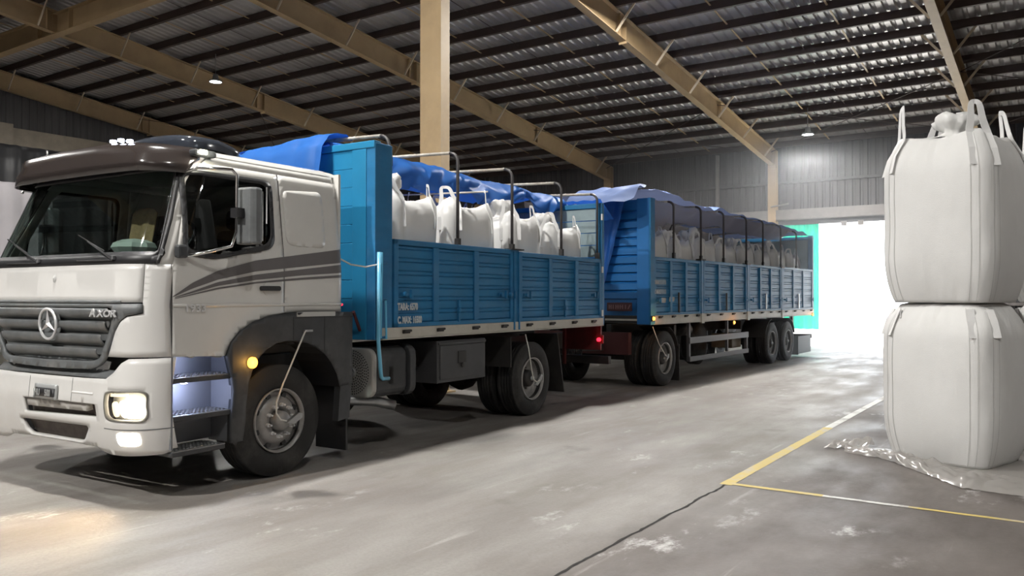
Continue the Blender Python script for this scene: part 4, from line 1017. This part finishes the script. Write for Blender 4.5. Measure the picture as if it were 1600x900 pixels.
# running gear
wheel(L, -.0, .55, 'rear'); wheel(L, -2.5, .55, 'rear', face=-1)
for y in (6.85, 8.15): wheel(L, -.0, y, 'rear'); wheel(L, -2.5, y, 'rear', face=-1)
for y in (.55, 6.85, 8.15): part('axle', MB().tube([(-2.3, y, .515), (-.2, y, .515)], .07, 10), darksteel, L)
part('turntable', MB().lathe([(0, .55), (.08, .55), (.08, .45), (0, .45), (0, .55)], (-1.27, .55, .80), 'z', 32).box(-1.8, -.75, -.3, 1.3, .70, .80), darksteel, L)
part('drawbar', MB().beam((-1.75, -.3, .75), (-1.3, -1.75, .78), .1, .14).beam((-.8, -.3, .75), (-1.24, -1.75, .78), .1, .14).tube([(-1.27, -1.75, .78), (-1.27, -1.98, .78)], .05, 8), darksteel, L)
part('dolly_frame', MB().box(-2.3, -.28, -.42, -.30, .62, 1.02), mat('deep_red_frame', (.06, .012, .012), .6), L)
fe2 = MB()
def arch(yc, R_, a0, a1, x0=-.62, x1=.0):
    mb = MB(); n_ = 14
    for k in range(n_ + 1):
        a = rad(a0 + (a1 - a0) * k / n_); mb.v += [(x0, yc + R_ * math.cos(a), .515 + R_ * math.sin(a)), (x1, yc + R_ * math.cos(a), .515 + R_ * math.sin(a))]
        if k: q = len(mb.v); mb.f.append((q - 4, q - 3, q - 1, q - 2))
    return mb
part('fender', arch(.55, .60, 20, 75), darksteel, L, solid=.012); part('flap', MB().box(-.6, .0, 1.16, 1.18, .05, .75), darksteel, L)
part('fender', arch(6.85, .60, 95, 165), darksteel, L, solid=.012); part('fender', arch(8.15, .60, 20, 85), darksteel, L, solid=.012)
part('rear_flap', MB().box(-.62, .0, 9.0, 9.02, .10, .62).box(-.62, .0, 9.0, 10.2, .13, .145).box(-.02, .0, 9.0, 10.2, .13, .60), mat('dull_flap', (.14, .16, .17), .6), L)
part('rear_bumper', MB().box(-2.5, 0, LEN - .25, LEN - .15, .5, .62).box(-2.0, -1.9, LEN - .3, LEN - .2, .6, 1.15).box(-.6, -.5, LEN - .3, LEN - .2, .6, 1.15), darksteel, L)
sgm = part('side_guard', MB().box(-.12, -.08, 1.88, 5.32, .72, .85).box(-.12, -.08, 1.88, 5.32, .36, .46).box(-.16, -.10, 1.88, 1.96, .36, 1.15).box(-.16, -.10, 4.0, 4.06, .46, 1.15).box(-.16, -.10, 5.24, 5.32, .36, .85), mat('guard_grey', (.12, .12, .125), .5, .3), L, bevel=.006)
part('spare_wheel', MB().lathe([(0, .0), (0, .28), (-.02, .30), (-.03, .47), (-.22, .47), (-.25, .3), (-.26, 0)], (-.5, 3.4, .66), 'x', 36), rubber, L, smooth=True)
part('landing_box', MB().box(-.7, -.2, 4.55, 5.15, .50, .82), mat('brown_box', (.16, .12, .08), .6, var=.3), L, bevel=.02)
part('reflector', MB().prism([(3.18, .46), (3.28, .46), (3.23, .58)], -.075, -.07), mat('white_pin', (.7, .7, .68)), L)
part('air_tank', MB().lathe([(0, 0), (.02, .10), (.06, .13), (.5, .13), (.54, .1), (.56, 0)], (-.5, 2.2, .98), 'y', 16), darksteel, L, smooth=True)
hose([(.0, .0, 1.12), (.02, .22, .80), (.03, .45, .60), (.03, .55, .54)], L)
part('rotary_valve', MB().prism([(.50, .46), (.62, .53), (.62, .60), (.56, .58)], .0, .04), steel, L)

# ================================================================== BULK BAGS
def sup(a, e):
    c, s = math.cos(a), math.sin(a); return 1 / ((abs(c) ** e + abs(s) ** e) ** (1 / e))
def bag(name, w, h, bulge, seed, NU=64, NV=30, wr=.012, top='spout', squash=0.):
    """returns root empty with body, seams, four lifting loops and a tied spout"""
    t = empty(name); lift = (.05 if top else .0) if NU > 40 else .12
    def prof(v):
        a = w / 2 + bulge * math.sin(PI * min(1, max(0, v * .94 + .03))) ** .5
        if NU > 40:
            if v > .78: a *= 1 - .20 * ((v - .78) / .22) ** 2
            if v < .30: a *= 1 - .10 * ((.30 - v) / .30) ** 2
        elif v > .93: a *= 1 - .10 * ((v - .93) / .07) ** 2
        return a
    def ex(v): return (7 - 3.4 * math.sin(PI * v) ** .7) if NU > 40 else (8 - 2.2 * math.sin(PI * v))
    def P(a, v, off=0.):
        r_ = (prof(v) + off) * sup(a, ex(v)); c, s = math.cos(a), math.sin(a)
        fold = nz(a * 3 + seed * 7, v * 2, seed) * .9 + .5 * nz(a * 9 + seed, v * 5, 3)
        edge = max(0, (v - .75) / .25) + max(0, (.15 - v) / .15) * .6
        r_ += wr * fold + edge * wr * 1.3 * nz(a * 16, v * 7, seed + 3) - abs(squash) * .05 * nz(a, v * 2, seed)
        z = h * v + (.02 * nz(a * 2, 5, seed) if v > .5 else 0) + (lift * abs(math.sin(2 * a)) ** 8 * ((v - .80) / .20) ** 2 if v > .80 else 0)
        return Vector((r_ * c, r_ * s, z))
    m = MB(); m.grid(lambda u, v: P(2 * PI * u, v), NU, NV, True)
    base = len(m.v) - NU
    # top
    NT = 7
    for j in range(1, NT + 1):
        s_ = 1 - j / NT
        for i in range(NU):
            p = P(2 * PI * i / NU, 1.); q = p * s_ if s_ > 0 else Vector((0, 0, 0))
            z = h + .05 * (1 - s_ ** 2) * (1 + .6 * nz(p.x * 4 * s_, p.y * 4 * s_, seed)) + .03 * nz(p.x * 7 * s_, p.y * 7 * s_, seed + 5)
            m.v.append((q.x, q.y, z + (p.z - h) * s_ ** 4))
    for j in range(NT):
        for i in range(NU): i2 = (i + 1) % NU; m.f.append((base + j * NU + i, base + j * NU + i2, base + (j + 1) * NU + i2, base + (j + 1) * NU + i))
    m.f.append(tuple(reversed(range(NU))))
    part('bag_body', m, bagM, t, smooth=True)
    sm = MB()
    for q in range(4):
        for da in (-.20, -.10, .10, .20) if NU > 40 else (-.22, .22):
            a0 = PI / 4 + q * PI / 2 + da; n_ = 26
            def sf(u, v, a0=a0): return P(a0 + (u - .5) * .009, .01 + v * .97, .004)
            sm.grid(sf, 1, n_)
    part('seam', sm, bagseam, t)
    # loops
    lh = .32 if NU > 40 else .22
    for q in range(4):
        ac = PI / 4 + q * PI / 2; da = (.16 if NU > 40 else .22); lean = .10 * nz(q * 3.1, seed, 1)
        A = P(ac - da, .80, .008); A1 = P(ac - da, .985, .010); B = P(ac + da, .80, .008); B1 = P(ac + da, .985, .010)
        out = Vector((math.cos(ac), math.sin(ac), 0)); mid = (A1 + B1) / 2 - out * .03
        dirv = (B1 - A1).normalized(); ww = .035 if NU > 40 else .026
        hgt = lh * (1 + .35 * nz(q * 5.3, seed * 2.1, 2)); tw = dirv * lean
        pts = [A, P(ac - da, .9, .009), A1, A1.lerp(mid, .35) + Vector((0, 0, hgt * .45)) + tw, A1.lerp(mid, .55) + Vector((0, 0, hgt * .9)) + tw * 2, mid + Vector((0, 0, hgt)) + tw * 2.4,
               B1.lerp(mid, .55) + Vector((0, 0, hgt * .92)) + tw * 2, B1.lerp(mid, .35) + Vector((0, 0, hgt * .45)) + tw, B1, P(ac + da, .9, .009), B]
        rib = []
        for i in range(2, len(pts) - 3):
            for k_ in range(4):
                t_ = k_ / 4; p0, p1, p2, p3 = pts[i - 1], pts[i], pts[i + 1], pts[i + 2]
                rib.append(.5 * ((2 * p1) + (p2 - p0) * t_ + (2 * p0 - 5 * p1 + 4 * p2 - p3) * t_ * t_ + (3 * p1 - p0 - 3 * p2 + p3) * t_ ** 3))
        n0 = 2; pts = pts[:2] + rib + pts[-3:]; NP = len(pts)
        lp = MB(); 
        for i, p in enumerate(pts):
            d = (pts[min(i + 1, len(pts) - 1)] - pts[max(i - 1, 0)]).normalized()
            nrm = out; wv = d.cross(nrm).normalized() * ww * (1 - .35 * math.sin(PI * i / (NP - 1)) ** 4)
            for s_, t_ in ((-1, 0), (1, 0), (1, 1), (-1, 1)): lp.v.append(tuple(p + wv * s_ + nrm * (.006 * t_)))
            if i:
                k = len(lp.v)
                for e in range(4): lp.f.append((k - 8 + e, k - 8 + (e + 1) % 4, k - 4 + (e + 1) % 4, k - 4 + e))
        part('lifting_loop', lp, strapM, t, smooth=False, bevel=0)
    if top == 'spout':
        def sp(u, v):
            a = 2 * PI * u; R_ = [.30, .17, .10, .12, .20, .22, .16, .02][int(round(v * 7))] * (w / 1.1); z = [.03, .06, .10, .14, .18, .25, .29, .28][int(round(v * 7))]
            k = 1 + .55 * nz(math.cos(a) * 2.2 + seed, math.sin(a) * 2.2, v * 3)
            return (R_ * k * math.cos(a) + .05 * v * nz(seed, 9), R_ * k * math.sin(a), h + z * (1 + .35 * nz(math.cos(a) * 1.5, math.sin(a) * 1.5, seed + 8)))
        part('tied_spout', MB().grid(sp, 36, 7, True), bagM, t, smooth=True)
    return t
def place(o, x, y, z, rz, label, cat='bulk bag', group=None, parent=None, sc_=None):
    o.location = (x, y, z); o.rotation_euler = (0, 0, rz); tag(o, label, cat, group)
    if sc_: o.scale = sc_
    return o
G1 = 'bulk bags stacked beside the floor line'
hero = bag('bulk_bag', .96, 1.64, .10, 2.3, 120, 56, .013)
place(hero, -1.03, 9.55, 1.60, rad(-15), 'big white bulk bag on top of its stack, tied spout and four loops up', group=G1)
hero2 = bag('bulk_bag', .96, 1.57, .11, 5.1, 120, 56, .013, top=None)
place(hero2, -1.03, 9.55, .012, rad(-17), 'big white bulk bag standing on crumpled film, carrying another', group=G1)
# flatten the loops of the bag underneath
for ch_ in hero2.children:
    if ch_.name.startswith('lifting_loop'):
        for v in ch_.data.vertices:
            if v.co.z > 1.52:
                d = v.co.z - 1.52; o_ = Vector((v.co.x, v.co.y, 0)).normalized(); v.co.z = 1.535 - d * .35 ; v.co += o_ * (.03 + .15 * d)
            v.co.x += .012 * nz(v.co.x * 9, v.co.z * 9); v.co.y += .012 * nz(v.co.y * 9, v.co.z * 9, 4)
b3 = copy_tree(hero2); place(b3, .02, 11.15, .012, rad(-21), 'lower white bulk bag at the edge of the picture, behind the film', group=G1)
b4 = copy_tree(hero); place(b4, .02, 11.15, 1.60, rad(-23), 'upper white bulk bag at the edge of the picture', group=G1)
# bags on the vehicles
protoB = [bag('bulk_bag', .90, 1.40, .045, sd_ * 3.7 + 1, 40, 18, .026, top='spout' if sd_ != 1 else None) for sd_ in range(4)]
used = set()
def vbag(i, F, x, y, z, rz, label, group, sz=1.):
    src = protoB[i % 4]; o = src if i % 4 not in used else copy_tree(src); used.add(i % 4)
    w_ = F.matrix_world if 0 else Matrix.Translation(F.location) @ Matrix.Rotation(F.rotation_euler.z, 4, 'Z')
    p = w_ @ Vector((x, y, z)); place(o, p.x, p.y, p.z, F.rotation_euler.z + rz, label, group=group); o.scale = (1, 1, sz); return o
GT = 'bulk bags on the truck bed'; GL = 'bulk bags on the trailer'
for k, (y, lab) in enumerate(((3.62, 'white bulk bag behind the headboard on the truck bed, near side'), (4.84, 'white bulk bag behind the first tarpaulin bow, near side of the truck bed'), (6.10, 'white bulk bag just behind the middle post of the truck bed, near side'), (7.33, 'rearmost white bulk bag on the near side of the truck bed'))):
    vbag(k, T, -.60 + .02 * nz(k, 2), y, 1.305, rad((4, -5, 3, -3)[k]), lab, GT, (1.03, 1.05, 1.02, .98)[k])
for k, (y, lab) in enumerate(((3.65, 'bulk bag behind the headboard on the far side of the truck bed'), (4.9, 'second bulk bag from the headboard on the far side of the truck bed'), (6.15, 'third bulk bag from the headboard on the far side of the truck bed'), (7.35, 'rearmost bulk bag on the far side of the truck bed'))):
    vbag(k + 1, T, -1.86, y, 1.305, rad((-3, 4, 92, 3)[k]), lab, GT, (1.04, 1.0, 1.05, 1.)[k])
ORD = ['first', 'second', 'third', 'fourth', 'fifth', 'sixth', 'seventh', 'eighth']
for k in range(8):
    y = .58 + k * 1.245
    vbag(k + 2, L, -.62, y, 1.325, rad(4 * nz(k * 3.3, 1) + 90 * (k % 2)), f'{ORD[k]} white bulk bag from the front board, near side of the trailer', GL, (1.03, 1.0, 1.05, 1.02)[k % 4])
    vbag(k + 1, L, -1.86, y + .06, 1.325, rad(4 * nz(k * 2.3, 7) + 180 * (k % 2)), f'{ORD[k]} bulk bag from the front board, far side of the trailer', GL, (1.04, 1.02, 1.0, 1.05)[k % 4])

# ================================================================== TARPAULINS
def W(F, p): return Matrix.Translation(F.location) @ Matrix.Rotation(F.rotation_euler.z, 4, 'Z') @ Vector(p)
def crease(a, b, s_=1): return abs(nz(a, b, s_)) * 2 - .35
def cloth(name, F, fn, nu, nv, m, label, cat='tarpaulin', th=.006, group=None):
    o = part(name, MB().grid(fn, nu, nv), m, None, smooth=True); o.location = F.location; o.rotation_euler = F.rotation_euler
    tag(o, label, cat, group); return o
# truck: roll lying over the headboard and hanging towards the cab roof
def tf1(u, v):
    x = -2.60 + u * 1.98; crs = .025 * math.sin(x * 9)
    t = v * 1.0
    path = [(3.10, 3.44), (3.00, 3.50), (2.86, 3.49), (2.72, 3.44), (2.62, 3.30), (2.58, 3.10), (2.56, 2.92)]
    i = min(5, int(t * 6)); f_ = t * 6 - i; y = path[i][0] * (1 - f_) + path[i + 1][0] * f_; z = path[i][1] * (1 - f_) + path[i + 1][1] * f_
    return (x, y - abs(crs) + .03 * nz(x * 3, v * 4), z - .16 * (1 - u) ** 2 + .02 * nz(x * 5, v * 6) - .02 * abs(math.sin(x * 3.3)) + .02 * crease(x * 2, v * 3, 12))
cloth('truck_tarpaulin', T, tf1, 60, 24, tarpM, 'bright blue tarpaulin folded over the headboard behind the cab roof')
# truck: gathered sheet over the bows with its sagging near edge
def tf2(u, v):
    y = 2.98 + v * 5.35
    bw = [2.98, 4.29, 5.53, 6.90, 8.1]; d = min(abs(y - b) for b in bw); sag = min(1, d / .62) ** .8
    top = 3.455 - .02 * (y - 3); xe = -.98 + .14 * nz(y * .9, 2)
    if u < .55:
        k = u / .55; x = -2.62 + k * (2.62 + xe)
        z = top - .12 * sag * math.sin(PI * min(1, k * 1.1)) + .035 * crease(x * 2 + y, y * 1.6, 3)
    else:
        k = (u - .55) / .45; ed = .25 + .20 * sag + .10 * nz(y * 1.5, 8) + (.12 if y < 4.6 else 0) - .05 * (y > 7)
        x = xe + .34 * math.sin(k * PI * .5) - .10 * k * k + .10 * crease(y * 1.8 + k * 1.4, k * 1.2, 5) * k
        z = top - ed * k ** 1.15 + .04 * math.sin(k * PI) - .05 * crease(y * 1.4 - k, k, 7) * (1 - k) + .05 * crease(y * 2.6, 1, 9) * k
    return (x, y + .05 * nz(y * 3, u * 4, 6), z)
cloth('truck_tarpaulin', T, tf2, 70, 220, tarpM, 'blue tarpaulin gathered over the truck bows, its edge sagging above the bags')
# trailer sheets
def tg(u, v):
    y = -.28 + v * 10.6; top = 3.60 + .10 * math.exp(-((y - .4) / 1.2) ** 2) - .012 * max(0, y - 7) ** 2
    bw = [.99, 2.33, 3.60, 5.03, 6.21, 7.6, 8.96]; d = min(abs(y - b) for b in bw); sg2 = min(1, d / .6)
    x = -2.62 + u * 2.60
    z = top - .10 * sg2 * math.sin(PI * u) - (.07 * max(0, (u - .86) / .14)) * (1 + .8 * nz(y * 1.5, 3)) + .04 * crease(x * 1.5 + y, y, 4) + .04 * nz(x * 2, y * 2, 11) + (.10 * max(0, .5 - y) * nz(x * 4, 2))
    return (x, y, z)
cloth('trailer_tarpaulin', L, tg, 40, 200, tarpP, 'faded blue tarpaulin stretched over the bows of the trailer')
def tg2(u, v):
    y = -.28 + v * 10.2; x = -2.60 + .04 * math.sin(y * 9) + .05 * nz(y, u * 3); return (x, y, 3.56 - u * (.42 + .16 * nz(y * .9, 5)) + .02 * nz(y * 4, u))
cloth('trailer_mesh_sheet', L, tg2, 10, 120, tarpG, 'pale see-through sheet hanging inside the far side of the trailer bows')
def tg2b(u, v):
    y = .1 + v * 9.0; x = -.20 - .30 * u + .04 * math.sin(y * 6); d = .30 + .14 * nz(y * .8, 15) + (.16 if y < 1.5 else 0); return (x, y, 3.50 - u * d + .03 * nz(y * 3, u * 2, 2))
cloth('trailer_mesh_sheet', L, tg2b, 8, 110, tarpG, 'grey see-through flap hanging below the near edge of the trailer tarpaulin')
def tg3(u, v):
    x = -1.02 + u * .62 + v * -.10 * (1 if u > .5 else -.2) * 1.0; x = -1.05 + u * (.62 - .46 * v) ; z = 3.50 - v * 1.62
    return (x, -.20 - .05 * math.sin(u * 9) * (1 - v * .4) + .05 * nz(u * 3, v * 4), z)
cloth('trailer_tarpaulin', L, tg3, 24, 40, tarpM, 'blue tarpaulin corner hanging down over the front board of the trailer')
def tg4(u, v):
    x = -1.35 + u * 1.3; y = -.15 - .9 * v * (1 - .35 * u); z = 3.66 - .10 * v - .22 * v * v + .06 * nz(x * 3, v * 3, 2) - .12 * (1 - u) * v
    return (x, y, z + .05 * abs(math.sin(x * 5 + v * 4)))
cloth('trailer_tarpaulin', L, tg4, 30, 24, tarpP, 'crumpled faded blue flap of tarpaulin jutting ahead of the trailer front board')
def tg5(u, v):
    x = -1.25 + u * .75; y = -.98 + .06 * math.sin(u * 11); return (x + .1 * v, y + .3 * v, 3.38 - .34 * v + .03 * nz(u * 4, v * 3))
cloth('trailer_tarpaulin', L, tg5, 24, 10, tarpM, 'dark blue tarpaulin lap hanging between the truck bed and the trailer')

# things in the cab
def onT(o, label, cat):
    o.location = T.location; o.rotation_euler = T.rotation_euler; tag(o, label, cat)
tw = MB().grid(lambda u, v: (-.80 + u * .34, 1.36 + (.0 if v < .5 else .0) - .05 * math.sin(min(1, v * 2) * PI / 2) + (.26 if v > .93 else 0), 2.60 - v * .52 + .02 * nz(u * 5, v * 4) - .05 * abs(u - .5)), 20, 16)
tw = MB().grid(lambda u, v: (-1.12 + u * .36 + .05 * v * (.5 - u), .72 - .03 * math.sin(u * 12) * v - .06 * v, 2.46 - v * .36 - .05 * (2 * u - 1) ** 4 * (1 - v)), 24, 16)
onT(part('towel', tw, towelM, None, smooth=True, solid=.01), 'tan towel draped over the steering wheel behind the windscreen', 'towel')
pc = MB().grid(lambda u, v: (-.66 + .20 * (u - .5) * 2 * math.sin(PI * min(.98, v * .85 + .08)) ** .5 * .7, .44 + .10 * v, 1.985 + .17 * v + .01 * nz(u * 3, v * 3)), 14, 8)
onT(part('cloth_bundle', MB().lathe([(0, .01), (.01, .16), (.05, .19), (.09, .17), (.12, .10), (.13, .01)], (-.76, .50, 2.035), 'z', 9), paperM, None), 'pale folded cloth lying on the dashboard behind the windscreen', 'cloth')

# film under the bags
def ff(u, v):
    a = u * 5.4 + 0; x = -2.05 + u * 2.75
    front = [(-2.05, 9.25), (-1.6, 9.05), (-1.13, 8.45), (-.82, 8.06), (-.5, 8.03), (-.2, 7.97), (.3, 7.9), (.75, 7.85)]
    yf_ = float(np.interp(x, [p[0] for p in front], [p[1] for p in front])); yb_ = 9.7 + .1 * nz(x * 2, 1)
    y = yf_ * (1 - v) + yb_ * v + .02 * nz(x * 9, v * 9)
    z = .008 + .075 * max(0, math.sin(PI * min(1, v * 2.2))) ** .6 * (.35 + .75 * abs(nz(x * 3.1, v * 3, 3)) + .9 * abs(nz(x * 8 + v * 5, v * 12, 5))) * (1 if v < .45 else .1) + .02 * abs(nz(x * 11, v * 10))
    if v > .42: z = min(z, .011)
    return (x, y, z)
o = part('film_sheet', MB().grid(ff, 150, 40), film, None, smooth=True); tag(o, 'crumpled clear plastic film under and in front of the big bags', 'plastic sheet')
def ff2(u, v):
    x = -2.28 + u * .42; y = 9.35 + v * .36 + u * .15; return (x, y, .01 + .08 * abs(nz(u * 4, v * 4, 8)) + .10 * u * (1 - abs(2 * v - 1)))
o = part('film_sheet', MB().grid(ff2, 16, 12), film, None, smooth=False); tag(o, 'shiny scrap of clear film beside the left foot of the big bag', 'plastic sheet')

# ================================================================== BACKGROUND ON THE FAR SIDE
def covered(name, x, y, w, d, h, m, label, cat, seed, rz=0, drape=.06):
    def fn(u, v):
        a = 2 * PI * u; e = 6; k = sup(a, e)
        lv = [(1.04, 0), (1.02, .3), (1.0, .7), (.99, .92), (.93, .985), (.6, 1.0), (.01, 1.01)]
        i = min(5, int(v * 6)); f_ = v * 6 - i; s_ = lv[i][0] * (1 - f_) + lv[i + 1][0] * f_; z = (lv[i][1] * (1 - f_) + lv[i + 1][1] * f_) * h
        fold = drape * nz(a * 4, v * .8, seed) * (1 if s_ > .9 else .2) + drape * .5 * nz(a * 11, v * 1.5, seed)
        return ((w / 2 * s_ + fold) * k * math.cos(a), (d / 2 * s_ + fold) * k * math.sin(a), z + .05 * nz(math.cos(a) * s_ * 2, math.sin(a) * s_ * 2, seed) * (1 if v > .6 else 0))
    o = part(name, MB().grid(fn, 90, 24, True), m, None, smooth=True); o.location = (x, y, 0); o.rotation_euler.z = rz; tag(o, label, cat); return o
covered('covered_pallet', -15.6, 6.3, 2.2, 2.0, 3.62, mat('grey_wrap', (.42, .40, .42), .6, var=.15, vscale=1.5), 'tall load under pale grey sheeting beside the cab windscreen', 'covered load', 3, .2)
covered('covered_pallet', -18.6, 8.3, 3.0, 3.0, 4.7, blackT, 'taller load under black sheeting behind the grey covered load', 'covered load', 9, .1, .16)

# ================================================================== haze volume added to stand in for veiling glare from the gateway
hz = part('haze', MB().box(-11.5, -1.6, 19.5, 29.6, .02, 5.9), None)
hm_ = bpy.data.materials.new('glare_haze'); hm_.use_nodes = True; hn = hm_.node_tree; hn.nodes.clear()
ho = hn.nodes.new('ShaderNodeOutputMaterial'); hv = hn.nodes.new('ShaderNodeVolumeScatter'); hv.inputs['Density'].default_value = .026; hv.inputs['Anisotropy'].default_value = .55; hv.inputs['Color'].default_value = (.9, .94, 1, 1)
hn.links.new(hv.outputs[0], ho.inputs['Volume']); hz.data.materials.clear(); hz.data.materials.append(hm_)
tag(hz, 'thin bright haze before the gateway, standing in for its glare', 'haze', kind='stuff')
